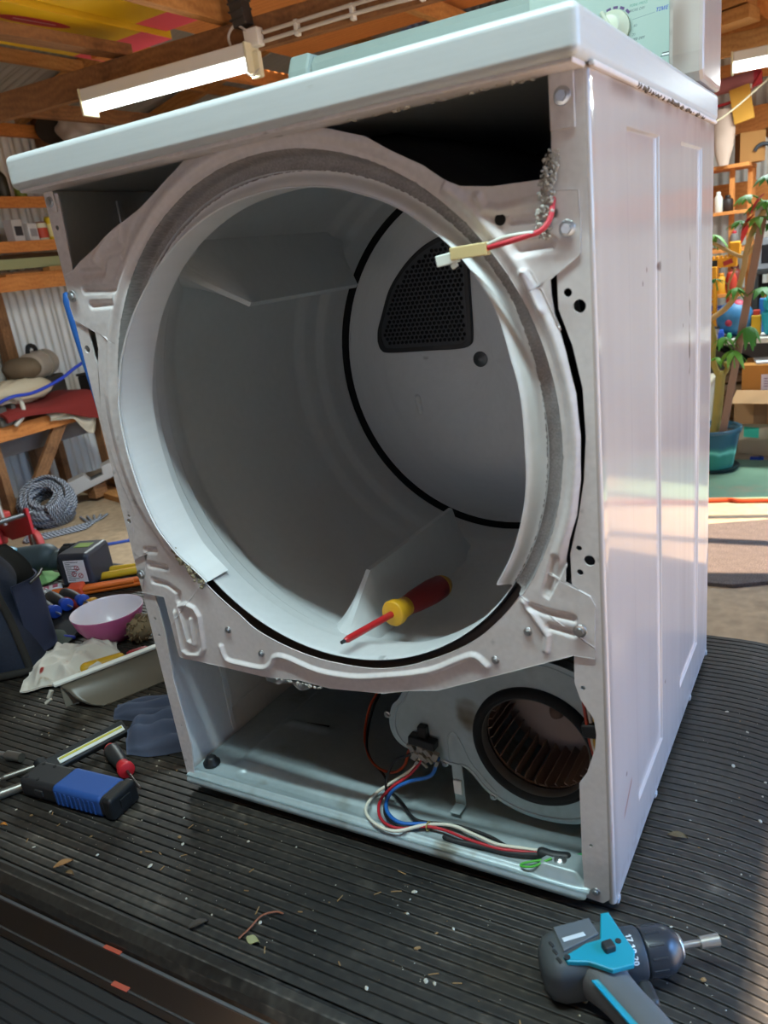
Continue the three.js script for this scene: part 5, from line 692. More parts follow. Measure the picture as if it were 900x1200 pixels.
{ // white plastic gutter bracket and planks under the bench end
  const t = thing('white_bracket', 'white plastic channel piece lying behind the rope coil', 'bracket', [-4.25, -0.66, -3.27], 0.9); t.rotation.z = 0.28;
  obj('channel', [place(ext([[-0.2, -0.05], [0.26, -0.05], [0.26, 0.06], [0.07, 0.06], [0.05, 0.0], [-0.05, 0.0], [-0.07, 0.06], [-0.2, 0.06]], 0.12, 1, 0.008), [0, 0, -0.06])], plain('#b9b3ae', 0.5), t); obj('inner_void', bx(0.09, 0.03, 0.08, [0, -0.005, 0.02], [0, 0, 0], 0.004), plain('#4a4845', 0.8), t);
  const pl = (label, y, z, m, tilt) => { const o = obj('plank', bx(1.1, 0.045, 0.14, [0, 0, 0]), m, scene); o.position.set(-4.1, y, z); o.rotation.set(0, -0.28, 0); tag(o, label, 'plank', 'planks behind the rope'); };
  pl('old brown plank on the floor behind the rope, under the pale one', FLOOR + 0.024, -3.50, M.oldWood); pl('pale pine plank on top of the planks behind the rope', FLOOR + 0.0705, -3.50, M.pine); pl('pale pine plank on the floor in front of the stacked planks', FLOOR + 0.024, -3.32, M.pine);
  obj('support_block', bx(0.09, 0.10, 0.12, [0, 0, 0]), M.oldWood, scene); const sb = scene.children[scene.children.length - 1]; sb.position.set(-4.28, -0.775 , -3.27); tag(sb, 'dark timber block under the white plastic channel', 'block');
  const bc = obj('blue_cable', tube([[-3.9, FLOOR + 0.008, -2.1], [-3.33, FLOOR + 0.008, -2.42], [-3.1, FLOOR + 0.008, -2.62], [-2.7, FLOOR + 0.008, -3.0]], 0.011, 50, 8), plain('#2a4a9c', 0.5), scene); tag(bc, 'blue cable running across the dirty floor past the drill', 'cable');
  const tyre = obj('small_tyre', lathe([[0.03, -0.03], [0.085, -0.03], [0.10, -0.015], [0.10, 0.015], [0.085, 0.03], [0.03, 0.03]], 28, [0, 0.1, 0], [0, 0, PI / 2]), M.softBlack, scene); tyre.position.set(-3.55, FLOOR, -3.05); obj('hub', lathe([[0, -0.025], [0.035, -0.025], [0.035, 0.025], [0, 0.025]], 18, [0, 0.1, 0], [0, 0, PI / 2]), M.darkSteel, tyre); tag(tyre, 'small black wheel on the floor close to the dryer\'s left edge', 'wheel');
}

// ---------- overhead ----------
{ // printed cartons lying on the joists, yellow with pink ends
  const art = (seed) => { const cv = document.createElement('canvas'); cv.width = 1024; cv.height = 512; const c = cv.getContext('2d'); c.fillStyle = '#edc012'; c.fillRect(0, 0, 1024, 512); c.fillStyle = '#f8596e'; c.fillRect(885, 0, 139, 512); c.fillStyle = '#cf2f3a'; c.save(); c.translate(560, 150 + seed * 80); c.rotate(-0.12); c.beginPath(); c.ellipse(0, 0, 120, 42, 0, 0, 7); c.fill(); c.fillStyle = '#f0b8b8'; c.fillRect(-70, -6, 140, 12); c.restore(); c.fillStyle = '#3a3222'; c.font = 'bold 84px sans-serif'; c.fillText('8  8', 230, 120); c.font = 'bold 64px sans-serif'; c.fillText('8', 330, 200); c.fillStyle = '#5b584f'; c.beginPath(); c.ellipse(330, 380, 120, 52, 0.1, 0, 7); c.fill(); c.fillStyle = '#b6b2ae'; c.beginPath(); c.ellipse(380, 385, 70, 34, 0.1, 0, 7); c.fill(); c.fillStyle = '#8c7a2c'; c.font = 'bold 40px sans-serif'; c.fillText('8 8 8 8', 60, 330); const t = new THREE.CanvasTexture(cv); t.colorSpace = THREE.SRGBColorSpace; return std({ map: t, roughness: 0.55 }); };
  const carton = (label, pos, turn, L, W, h, seed) => { const t = thing('carton', label, 'carton', pos, turn); const m = art(seed); obj('body', bx(L, h, W, [0, h / 2 + 0.001, 0], [0, 0, 0], 0.004), plain('#dcb014', 0.6), t); const g = new THREE.BoxGeometry(L * 0.998, 0.002, W * 0.998); obj('printed_base', g, m, t); obj('torn_end', bx(0.004, h * 0.8, W * 0.8, [L / 2 + 0.002, h / 2, 0], [0, 0, 0], 0.001), plain('#d8d4cc', 0.8), t); };
  carton('yellow carton with a pink end on the joists, the one overhanging lowest', [-2.45, 1.775, -2.0], PI / 2, 1.5, 0.48, 0.05, 0); carton('yellow and pink carton on the joists beside the lower one', [-1.98, 1.80, -1.96], PI / 2, 1.5, 0.44, 0.05, 1);
  const ply = thing('plywood_sheet', 'orange plywood sheet lying on the beams behind the tube lamp', 'plywood', [-1.35, 1.885, -3.4]); obj('sheet', boxUV(new THREE.BoxGeometry(2.0, 0.018, 1.2), 'x'), M.orangeWood, ply);
  { const cv = document.createElement('canvas'); cv.width = 256; cv.height = 64; const c = cv.getContext('2d'); c.fillStyle = '#b97a3c'; c.fillRect(0, 0, 256, 64); c.fillStyle = '#4b2e16'; c.font = 'bold 44px serif'; c.fillText('3 INTER', 24, 48); const ct = new THREE.CanvasTexture(cv); ct.colorSpace = THREE.SRGBColorSpace; obj('stencil_print', place(new THREE.BoxGeometry(0.24, 0.001, 0.07), [0.28, -0.0096, 0.2], [0, -0.25, 0]), std({ map: ct, roughness: 0.8 }), ply); }
  const ply2 = thing('plywood_sheet', 'second plywood sheet on the beams above the dryer console', 'plywood', [0.45, 1.885, -3.4]); obj('sheet', boxUV(new THREE.BoxGeometry(1.3, 0.018, 1.2), 'x'), M.orangeWood, ply2);
  const brd = (label, a, b, w, h, m) => { const o = obj('stored_board', beamBetween(a, b, w, h), m, scene); tag(o, label, 'board', 'boards stored on the beams'); };
  brd('stored orange board over the dark beam near the junction box', [-1.5, 1.912, -2.1], [-1.1, 1.912, -3.6], 0.14, 0.03, M.orangeWood); brd('bright pine board on edge over the dark beam', [-0.98, 1.957, -2.35], [-0.8, 1.957, -3.6], 0.03, 0.12, M.pine);
  const bb = obj('blue_tarp_roll', rod([-0.90, 1.945, -2.95], [-0.3, 1.945, -3.07], 0.05, 0.05, 18), plain('#1d86a8', 0.5), scene); tag(bb, 'roll of turquoise sheet stored on the beam', 'tarp');
  const jb = thing('junction_box', 'white cable junction box with looped cables on the dark beam', 'junction box', [-1.507, 1.585, -2.46]); obj('box', bx(0.075, 0.07, 0.045, [0, 0, 0], [0, 0, 0], 0.006), M.white, jb); obj('cable_loop', [tube([[-0.02, -0.03, 0.02], [-0.08, -0.05, 0.03], [-0.11, 0.02, 0.03], [-0.07, 0.06, 0.02], [-0.02, 0.03, 0.02]], 0.006, 40, 8), tube([[-0.03, -0.02, 0.02], [-0.05, -0.10, 0.03], [-0.02, -0.14, 0.03], [0.02, -0.12, 0.02]], 0.005, 30, 8)], plain('#c9c2ba', 0.5), jb); obj('plug', bx(0.05, 0.10, 0.03, [0.0, -0.10, 0.01], [0, 0, 0], 0.006), M.cream, jb);
  obj('grey_clamp', [bx(0.07, 0.16, 0.06, [-0.05, 0.13, 0.0], [0, 0, 0.1], 0.006), ...[0, 1, 2, 3].map((k) => bx(0.078, 0.008, 0.068, [-0.05, 0.08 + k * 0.03, 0], [0, 0, 0.1], 0.002))], plain('#4c4a48', 0.5, 0.5), jb);
  const cd = thing('beam_cable', 'pair of white cables clipped along the dark beam', 'cable', [-1.46, 1.585, -2.468]); for (const y of [0.012, -0.02]) obj('cable', tube([[0, y, 0], [0.5, y + 0.006, -0.036], [1.1, y - 0.004, -0.08], [2.2, y, -0.16]], 0.008, 60, 8), plain('#cfc8be', 0.5), cd); for (const x of [0.16, 0.42, 0.72, 1.05]) obj('clip', bx(0.02, 0.06, 0.026, [x, -0.004, -0.006 - x * 0.073], [0, 0, 0], 0.004), M.white, cd);
  const bag = obj('plastic_bundle', (() => { const q = new THREE.SphereGeometry(0.16, 26, 18); const p = q.attributes.position; for (let i = 0; i < p.count; i++) { const k = 1 + 0.35 * N3(p.getX(i) * 11, p.getY(i) * 11, p.getZ(i) * 11); p.setXYZ(i, p.getX(i) * k * 1.1, p.getY(i) * k * 0.8, p.getZ(i) * k); } q.computeVertexNormals(); return q; })(), plain('#b5aaa2', 0.5), scene); bag.position.set(-4.48, 1.86, -4.1); tag(bag, 'crumpled clear plastic bundle under the roof left of the tube lamp', 'plastic bag');
  const dk = obj('dark_bundle', (() => { const q = new THREE.SphereGeometry(0.15, 22, 16); q.scale(1.2, 0.8, 1); return q; })(), plain('#3a332c', 0.9), scene); dk.position.set(-4.86, 1.93, -4.2); tag(dk, 'dark cloth bundle tucked beside the clear plastic under the roof', 'bundle');
}

// ---------- right side behind the dryer ----------
{ // potted plant with its stake
  const t = thing('potted_plant', 'tall bare-stemmed plant in a teal glazed pot', 'plant', [0.03, FLOOR, -4.5]);
  const glaze = std({ map: tex(256, (x, y) => { const a = fbm(x, y, 5, 4, 200), q = y + a * 0.06; const top = sstep(q, 0.272, 0.298), crk = 1 - sstep(Math.abs(x - 0.23 - 0.06 * (y - 0.5) - a * 0.04), 0.004, 0.012); const c = [lerp(64, 44, top), lerp(142, 88, top), lerp(124, 108, top)]; const dr = sstep(q, 0.255, 0.268) * (1 - sstep(q, 0.272, 0.282)) * 60; return c.map((v) => v + a * 30 + dr + crk * 70); }), roughness: 0.3 });
  obj('pot', lathe([[0, 0.012], [0.122, 0.012], [0.128, 0.03], [0.160, 0.235], [0.172, 0.245], [0.174, 0.27], [0.165, 0.275], [0.156, 0.265], [0.15, 0.23], [0, 0.22]], 56), glaze, t);
  obj('saucer', lathe([[0, 0.0], [0.14, 0.0], [0.165, 0.026], [0.158, 0.028], [0.13, 0.012], [0, 0.012]], 48), plain('#24363a', 0.4), t); obj('soil', lathe([[0, 0.236], [0.152, 0.232], [0, 0.23]], 40), plain('#4a3628', 0.95), t);
  const P = (x, y, z = -4.5) => [x - 0.03, y - FLOOR, z + 4.5], bark = plain('#a08a44', 0.8), bark2 = plain('#b8925c', 0.8);
  obj('trunk', [tube([P(0.045, -0.62), P(0.06, -0.45), P(0.07, -0.3), P(0.075, -0.26)], 0.028, 24, 12), tube([P(0.07, -0.28), P(0.03, -0.16, -4.47), P(0.035, -0.02, -4.46), P(0.0, 0.09, -4.46)], 0.018, 24, 10), tube([P(0.075, -0.28), P(0.11, -0.22), P(0.10, -0.19)], 0.014, 12, 8)], bark, t);
  obj('main_stem', tube([P(0.0, 0.07, -4.46), P(0.09, 0.13), P(0.15, 0.21), P(0.185, 0.34), P(0.20, 0.45), P(0.235, 0.56), P(0.28, 0.64)], 0.0165, 50, 10), bark2, t);
  obj('branch', [tube([P(0.0, 0.52), P(0.09, 0.46), P(0.16, 0.42), P(0.20, 0.42), P(0.25, 0.48)], 0.0105, 30, 8), tube([P(0.12, 0.18), P(0.105, 0.26), P(0.14, 0.35)], 0.007, 16, 6)], bark2, t);
  obj('stake', beamBetween(P(0.10, -0.6, -4.44), P(0.285, 0.62, -4.44), 0.02, 0.042), plain('#8a6a58', 0.85), t);
  const lm = [plain('#4f8f2e', 0.55), plain('#3c7a2a', 0.55), plain('#6ea63c', 0.55)], rr = rng(33);
  const umbrella = (x, y, z, s0, n, m, droop = 0.6) => { const s = s0 * 0.78; for (let k = 0; k < n; k++) { const a = k / n * 6.28 + rr(), L = s * (0.8 + rr() * 0.4); const g = gridSurf((u, v) => { const w = (v - 0.5) * L * 0.42 * Math.sin(PI * (0.04 + 0.94 * Math.pow(u, 0.8))); return [u * L, -droop * u * u * L * 0.9 - Math.abs(v - 0.5) * L * 0.06, w]; }, 7, 4, 0.0015); obj('leaf', place(g, P(x, y, z), [0, a, 0]), m, t); } obj('leaf_stalk', rod(P(x, y, z), P(x + 0.05 * (rr() - 0.5) + 0.03, y - s * 1.1, z), 0.003, 0.004, 6), lm[0], t); };
  umbrella(0.20, 0.74, -4.48, 0.10, 8, lm[2]); umbrella(0.165, 0.61, -4.46, 0.09, 7, lm[0]); umbrella(0.285, 0.70, -4.5, 0.13, 8, lm[0]); umbrella(0.30, 0.83, -4.52, 0.12, 8, lm[1]); umbrella(0.265, 0.62, -4.42, 0.11, 7, lm[2]); umbrella(0.33, 0.58, -4.45, 0.12, 8, lm[1]);
  umbrella(0.045, 0.31, -4.42, 0.075, 6, lm[1]); umbrella(0.155, 0.25, -4.44, 0.09, 6, lm[0], 0.9); umbrella(0.10, -0.02, -4.4, 0.10, 7, lm[0], 0.9); umbrella(0.15, -0.10, -4.4, 0.12, 7, lm[2], 1.0); umbrella(0.235, 0.03, -4.4, 0.13, 8, lm[1], 1.1); umbrella(0.30, 0.24, -4.44, 0.13, 8, lm[1]); umbrella(0.02, 0.55, -4.5, 0.10, 6, lm[2], 1.0); umbrella(0.06, -0.14, -4.42, 0.07, 6, lm[2], 0.8);
  obj('red_flower', [0, 1, 2, 3].map((k) => place(gridSurf((u, v) => [u * 0.11, -0.05 * u * u, (v - 0.5) * 0.035 * Math.sin(PI * (0.05 + 0.9 * u))], 6, 3, 0.0015), P(0.22 + k * 0.025, 0.585 + k * 0.05, -4.38), [0, 2.2 + k * 0.5, -0.5])), plain('#c3282c', 0.6), t);
}
const TT = -0.115;
{ const t = thing('long_table', 'white-topped table holding toys behind the plant', 'table', [0.55, FLOOR, -5.35]); obj('table_top', bx(2.0, 0.035, 0.72, [0, TT - FLOOR - 0.018, 0], [0, 0, 0], 0.006), plain('#cfc7bd', 0.5), t); for (const [x, z] of [[-0.92, 0.3], [0.92, 0.3], [-0.92, -0.3], [0.92, -0.3]]) obj('leg', bx(0.05, TT - FLOOR - 0.036, 0.05, [x, (TT - FLOOR - 0.036) / 2, z]), M.greyWood, t); obj('back_board', bx(1.9, 0.5, 0.02, [0, 0.42, -0.3]), plain('#8f8a86', 0.8), t); }
{ // toys on the table
  const hel = thing('toy_ball', 'big blue patterned ball on the table behind the plant', 'ball', [0.065, TT, -5.15]); obj('ball', place(new THREE.SphereGeometry(0.115, 28, 18), [0, 0.115, 0]), plain('#2f6f9c', 0.5), hel); obj('red_patch', place(new THREE.SphereGeometry(0.03, 14, 10), [-0.02, 0.10, 0.09]), plain('#9c2a44', 0.5), hel); obj('top_patch', place(new THREE.SphereGeometry(0.05, 14, 10), [0.02, 0.185, 0.02]), plain('#c2405c', 0.5), hel);
  const sc = thing('toy_scooter', 'turquoise plastic toy at the right edge on the table', 'toy', [0.33, TT, -5.1]); obj('body', [bx(0.18, 0.09, 0.1, [0, 0.2, 0], [0, 0, 0], 0.03), bx(0.06, 0.16, 0.08, [-0.06, 0.08, 0], [0, 0, 0.2], 0.025)], plain('#1ea4b8', 0.4), sc); obj('orange_base', bx(0.1, 0.03, 0.08, [0.03, 0.02, 0], [0, 0, 0], 0.01), plain('#c8782c', 0.5), sc);
  const cr = thing('toy_crane', 'yellow toy crane with CAT lettering on its arm', 'toy', [-0.11, TT, -5.25]); const yl = plain('#e0940f', 0.5); obj('mast', [bx(0.018, 0.36, 0.018, [-0.035, 0.18, 0.035]), bx(0.018, 0.36, 0.018, [0.035, 0.18, 0.035]), bx(0.018, 0.36, 0.018, [-0.035, 0.18, -0.035]), bx(0.018, 0.36, 0.018, [0.035, 0.18, -0.035]), ...[...Array(5)].map((_, k) => rod([-0.035, 0.03 + k * 0.07, 0.035], [0.035, 0.10 + k * 0.07, 0.035], 0.006, 0.006, 6))], yl, cr);
  const arm = obj('crane_arm', [bx(0.30, 0.062, 0.05, [0.02, 0.47, 0.0], [0, 0, 0], 0.004), ...[...Array(11)].map((_, k) => bx(0.016, 0.016, 0.05, [-0.11 + k * 0.026, 0.507, 0], [0, 0, 0], 0.002))], yl, cr); { const cv = document.createElement('canvas'); cv.width = 256; cv.height = 96; const c = cv.getContext('2d'); c.fillStyle = '#171612'; c.fillRect(0, 0, 256, 96); c.fillStyle = '#f2efe6'; c.font = 'bold 78px sans-serif'; c.fillText('CAT', 40, 76); const ct = new THREE.CanvasTexture(cv); ct.colorSpace = THREE.SRGBColorSpace; obj('lettering', place(new THREE.BoxGeometry(0.11, 0.042, 0.002), [-0.005, 0.468, 0.0262]), std({ map: ct, roughness: 0.5 }), arm); } obj('red_chevron', bx(0.06, 0.03, 0.003, [0.115, 0.47, 0.026], [0, 0, 0.3], 0.001), plain('#a3261e', 0.5), arm); obj('cab', [bx(0.10, 0.10, 0.09, [0, 0.40, 0], [0, 0, 0], 0.006)], yl, cr); obj('cab_roof', bx(0.07, 0.09, 0.06, [0.155, 0.55, 0.0], [0, 0, 0], 0.01), yl, cr);
  const rf = thing('red_toy', 'upright orange-red toy standing beside the toy crane', 'toy', [0.015, TT, -5.32]); obj('body', lathe([[0, 0], [0.035, 0], [0.04, 0.15], [0.03, 0.2], [0.025, 0.26], [0.038, 0.3], [0.036, 0.36], [0.02, 0.40], [0, 0.40]], 18), plain('#c93a22', 0.5), rf); obj('base', lathe([[0, 0], [0.05, 0], [0.05, 0.02], [0, 0.02]], 18), M.softBlack, rf);
  const bl = (name, label, p, w, h, d, col, capc) => { const t = thing(name, label, 'toy', p); obj('body', bx(w, h, d, [0, h / 2, 0], [0, 0, 0], 0.008), plain(col, 0.5), t); obj('cap', bx(w * 0.7, h * 0.3, d * 0.7, [0, h * 1.1, 0], [0, 0, 0], 0.005), plain(capc, 0.5), t); };
  bl('toy_block', 'bright blue little toy at the front edge of the table', [0.0, TT, -5.02], 0.035, 0.05, 0.03, '#1d55c8', '#2a6ae0'); bl('toy_block', 'small green toy beside the bright blue one on the table edge', [0.05, TT, -5.02], 0.03, 0.03, 0.03, '#3aa65c', '#58c078'); bl('toy_block', 'yellow and red toy tucked right of the blue ball', [0.20, TT, -5.12], 0.06, 0.13, 0.05, '#d8a81c', '#c23a2a'); bl('toy_block', 'blue and orange toy above the yellow one right of the ball', [0.235, TT + 0.0, -5.28], 0.07, 0.22, 0.06, '#2a7ac0', '#d87a2c'); bl('toy_block', 'pale grey cup lying left of the blue ball', [-0.05, TT, -5.1], 0.07, 0.06, 0.05, '#b8b0a4', '#4a4640');
  const pk = obj('lilac_cloth', gridSurf((u, v) => [(u - 0.5) * 0.16, 0.01 + 0.03 * Math.sin(u * PI) * Math.sin(v * PI) + 0.006 * Math.sin(u * 17), (0.5 - v) * 0.12], 20, 12, 0.003), plain('#a294a4', 0.9), scene); pk.position.set(-0.09, TT, -5.06); tag(pk, 'pale lilac cloth on the table in front of the toy crane', 'cloth');
}
{ // shelf rack against the back wall
  const t = thing('timber_rack', 'tall timber rack against the back wall crowded with small things', 'rack', [-0.25, FLOOR, -6.15]); const off = (g) => g.translate(0.25, -FLOOR, 6.15);
  for (const [x, z] of [[-0.235, -5.95], [-0.085, -6.05], [0.02, -6.2], [-0.62, -5.95], [-0.62, -6.35], [0.02, -6.38]]) obj('upright', off(bx(0.035, 1.83, 0.035, [x, FLOOR + 0.92, z])), M.orangeWood, t);
  for (const y of [0.08, 0.40, 0.66, 0.97]) obj('shelf_board', off(bx(0.68, 0.025, 0.46, [-0.3, y, -6.16])), M.orangeWood, t);
  const small = (name, label, cat, x, y, z, r, h, col, capc) => { const o = thing(name, label, cat, [x, y + 0.0125, z]); obj('body', lathe([[0, 0], [r, 0], [r, h * 0.7], [r * 0.5, h * 0.85], [0, h * 0.85]], 14), plain(col, 0.5), o); obj('cap', lathe([[0, h * 0.8], [r * 0.5, h * 0.8], [r * 0.5, h], [0, h]], 12), plain(capc, 0.5), o); };
  small('bottle', 'white bottle on the top shelf of the timber rack', 'bottle', -0.17, 0.66, -5.99, 0.03, 0.14, '#d5cfc4', '#e8e4da'); small('jar', 'dark brown jar beside the white bottle on the timber rack', 'jar', -0.11, 0.66, -6.02, 0.04, 0.11, '#2e1f1a', '#1c1512'); small('bottle', 'orange-topped toy bottle on the top shelf by the dryer edge', 'bottle', -0.29, 0.66, -5.99, 0.04, 0.17, '#c8b49a', '#c2452a'); small('bottle', 'red tipped bottle on the middle shelf of the timber rack', 'bottle', -0.06, 0.40, -6.02, 0.03, 0.12, '#77706c', '#c22a3a'); small('jar', 'grey jar on the middle shelf next to the dryer edge', 'jar', -0.29, 0.40, -6.0, 0.05, 0.16, '#8d8f94', '#6a6a6a'); small('bottle', 'yellow bottle on the lowest shelf of the timber rack', 'bottle', -0.14, 0.08, -6.0, 0.035, 0.15, '#e0a02c', '#d8881c'); small('tin', 'dark red tin beside the yellow bottle on the timber rack', 'tin', -0.05, 0.08, -6.02, 0.055, 0.2, '#7a3024', '#53201a'); small('tin', 'red tin on the lowest shelf by the dryer edge', 'tin', -0.27, 0.08, -6.0, 0.05, 0.1, '#a8281f', '#3a3a3a');
  const cb = thing('cardboard_box', 'open brown cardboard box on top of the timber rack', 'box', [0.015, 0.982, -6.15], 0.3); obj('box_body', bx(0.17, 0.2, 0.2, [0, 0.1, 0], [0, 0, 0], 0.003), plain('#9c6a36', 0.85), cb); obj('flap', bx(0.07, 0.003, 0.2, [0.115, 0.185, 0], [0, 0, -0.9], 0.001), plain('#a8763e', 0.85), cb);
  const hd = obj('dark_strap', (() => [place(new THREE.TorusGeometry(0.06, 0.013, 8, 28, 2.4), [0, 0, 0], [0, 0, 0.4])])(), plain('#2d3138', 0.5), scene); hd.position.set(0.115, 1.03, -6.05); obj('strap_buckle', place(new THREE.SphereGeometry(0.03, 16, 10), [0.06, 0.02, 0]), plain('#3d5266', 0.5), hd); tag(hd, 'dark strap loop hanging off the cardboard box on the rack', 'strap');
  const wb = obj('white_bag', gridSurf((u, v) => { const a = u * 6.28, r = 0.065 * (0.5 + 0.6 * Math.sin(v * 2.6)) * (1 + 0.12 * N3(u * 6, v * 4, 3)); return [r * Math.cos(a), v * 0.36, r * 0.6 * Math.sin(a)]; }, 24, 16, 0.002), plain('#bfa393', 0.7), scene); wb.position.set(-0.13, 0.98, -5.9); tag(wb, 'hanging pale pink plastic bag left of the cardboard box', 'bag');
  const wb2 = obj('pink_bag', gridSurf((u, v) => { const a = u * 6.28, r = 0.07 * (0.5 + 0.6 * Math.sin(v * 2.4)) * (1 + 0.15 * N3(u * 5, v * 4, 8)); return [r * Math.cos(a), v * 0.30, r * 0.6 * Math.sin(a)]; }, 24, 14, 0.002), plain('#93585a', 0.7), scene); wb2.position.set(-0.30, 1.05, -5.95); tag(wb2, 'dull red plastic bag hanging close to the dryer lid', 'bag');
  const ob = obj('hanging_sheet', bx(0.13, 0.22, 0.02, [0, 0.11, 0], [0, 0, 0.18], 0.003), plain('#c98d2c', 0.7), scene); ob.position.set(-0.01, 1.235, -5.85); tag(ob, 'mottled yellow-orange sheet hanging above the cardboard box', 'sheet');
  const dr = thing('dark_crate', 'dark crate of clothes under the rack behind the crane', 'crate', [-0.35, FLOOR, -5.80]); obj('crate_body', bx(0.55, 0.6, 0.22, [0, 0.3, 0], [0, 0, 0], 0.01), plain('#232733', 0.8), dr); obj('lid', bx(0.56, 0.03, 0.23, [0, 0.615, 0], [0, 0, 0], 0.006), plain('#1b1e28', 0.8), dr);
  const mw = thing('grey_appliance', 'grey boxy appliance with a dark window behind the plant stem', 'appliance', [0.235, 0.24, -6.05]); obj('case', bx(0.26, 0.22, 0.2, [0, 0.11, 0], [0, 0, 0], 0.01), plain('#77777c', 0.5), mw); obj('window', bx(0.16, 0.13, 0.004, [-0.02, 0.11, 0.101], [0, 0, 0], 0.002), plain('#15161a', 0.25), mw);
  const st = thing('appliance_stand', 'black stand carrying the grey appliance', 'stand', [0.25, FLOOR, -6.1]); obj('top', bx(0.36, 0.03, 0.34, [0, 1.075, 0], [0, 0, 0], 0.006), plain('#1d1c1c', 0.7), st); for (const x of [-0.15, 0.15]) for (const z of [-0.14, 0.14]) obj('leg', bx(0.04, 1.06, 0.04, [x, 0.53, z]), plain('#1d1c1c', 0.7), st); obj('panel', bx(0.34, 0.75, 0.01, [0, 0.6, -0.15]), plain('#1a1918', 0.8), st);
  const bl2 = obj('blue_tub', lathe([[0, 0], [0.10, 0], [0.13, 0.22], [0.137, 0.23], [0.13, 0.235], [0.12, 0.22], [0.1, 0.02], [0, 0.02]], 28), plain('#25386e', 0.5), scene); bl2.position.set(-0.2, -0.22, -5.80); bl2.position.y = FLOOR + 0.63; tag(bl2, 'dark blue tub on the crate behind the toy crane', 'tub');
}
{ // stacked boxes at the right edge, basket, pole, mat, hose
  const box = (label, [x, y, z], turn, w, h, d, col) => { const t = thing('cardboard_box', label, 'box', [x, y, z], turn); obj('box_body', bx(w, h, d, [0, h / 2, 0], [0, 0, 0], 0.003), plain(col, 0.85), t); return t; };
  const b3 = box('white and teal printed carton at the bottom of the box stack', [0.40, FLOOR, -4.96], -0.35, 0.44, 0.22, 0.34, '#c3b29a'); obj('teal_print', bx(0.10, 0.07, 0.002, [-0.13, 0.15, 0.171], [0, 0, 0], 0.0006), plain('#3fbfa6', 0.5), b3);
  const b2 = box('sunlit brown box in the middle of the box stack', [0.40, FLOOR + 0.22, -4.96], -0.12, 0.52, 0.19, 0.4, '#a77c54'); obj('flap', bx(0.5, 0.004, 0.16, [0, 0.188, 0.26], [0.35, 0, 0], 0.001), plain('#b48a60', 0.85), b2); obj('corner_tape', bx(0.08, 0.18, 0.003, [-0.1, 0.095, 0.201], [0, 0, 0], 0.001), plain('#7d5a3c', 0.7), b2);
  const b1 = box('orange-brown box with a white label on top of the stack', [0.40, FLOOR + 0.411, -5.02], 0, 0.5, 0.17, 0.3, '#b77a34'); obj('white_label', bx(0.11, 0.10, 0.002, [-0.08, 0.06, 0.151], [0, 0, 0], 0.0006), plain('#d6c9d2', 0.6), b1);
  for (const k of [0, 1, 2, 3]) obj('label_line', bx(0.08, 0.006, 0.0012, [-0.08, 0.035 + k * 0.016, 0.1525], [0, 0, 0], 0.0003), plain('#8a6a86', 0.6), b1);
  const pp = thing('paper_pile', 'loose white and green papers on the topmost box', 'papers', [0.36, FLOOR + 0.582, -5.02], 0.2); obj('white_sheet', bx(0.30, 0.012, 0.2, [0, 0.006, 0], [0, 0, 0], 0.002), plain('#cdcfd2', 0.7), pp); obj('green_sheet', bx(0.2, 0.01, 0.15, [0.05, 0.017, 0.01], [0, 0.3, 0], 0.002), plain('#b4c09a', 0.7), pp);
  const bk = thing('round_basket', 'pale brown round basket with lid behind the plant pot', 'basket', [0.035, FLOOR, -5.36]); obj('basket_body', lathe([[0, 0], [0.11, 0], [0.135, 0.1], [0.14, 0.40], [0, 0.40]], 40), plain('#a5876a', 0.85), bk); for (const y of [0.08, 0.16, 0.24, 0.32]) obj('woven_band', place(new THREE.TorusGeometry(0.138, 0.006, 8, 40), [0, y, 0], [PI / 2, 0, 0]), plain('#8f7256', 0.85), bk); obj('basket_lid', lathe([[0, 0.46], [0.09, 0.455], [0.15, 0.43], [0.155, 0.40], [0, 0.40]], 40), plain('#8c6a50', 0.85), bk); obj('lid_ring', place(new THREE.TorusGeometry(0.10, 0.009, 8, 36), [0, 0.455, 0], [PI / 2, 0, 0]), plain('#77563f', 0.85), bk);
  const pole = obj('black_pole', rod([-0.14, -0.16, -5.29], [0.7, -0.58, -5.29], 0.022, 0.026, 14), M.softBlack, scene); obj('pole_cap', place(new THREE.SphereGeometry(0.03, 14, 10), [0.7, -0.58, -5.29]), M.blackPlastic, pole); tag(pole, 'black padded pole slanting under the table edge', 'pole');
  const wp = obj('white_crate', [bx(0.5, 0.5, 0.3, [0, 0.25, 0], [0, 0, 0], 0.01)], plain('#d8d0c2', 0.6), scene); wp.position.set(-0.27, FLOOR, -4.83); obj('crate_rim', bx(0.52, 0.04, 0.32, [0, 0.5, 0], [0, 0, 0], 0.01), plain('#c4b8a4', 0.6), wp); tag(wp, 'pale crate behind the teal pot, partly behind the dryer', 'crate');
  const fm = obj('door_mat', boxUV(ext([[0.0, 0], [0.385, 0.0], [0.92, 0.28], [0.60, 0.92], [-0.28, 0.55]].map(([x, y]) => [x, y]), 0.012, 1, 0.003).rotateX(-PI / 2), 'x'), std({ map: tex(256, (x, y) => { const b = fbm(x, y, 60, 2, 220), c = fbm(x, y, 6, 3, 221); const v = 88 + b * 120 + c * 20; return [v * 1.05, v * 0.93, v * 0.88]; }, 4), roughness: 0.95 }), scene); fm.position.set(0.0, FLOOR + 0.003, -2.69); tag(fm, 'coarse grey-brown mat on the sunny floor', 'mat');
  const hose = obj('orange_hose', tube([[-0.6, FLOOR + 0.012, -3.62], [0.15, FLOOR + 0.012, -3.83], [0.27, FLOOR + 0.012, -3.84], [0.6, FLOOR + 0.012, -3.86], [1.6, FLOOR + 0.012, -3.7]], 0.013, 70, 8), plain('#c4471c', 0.5), scene); tag(hose, 'orange-red hose crossing the sunlit floor', 'hose');
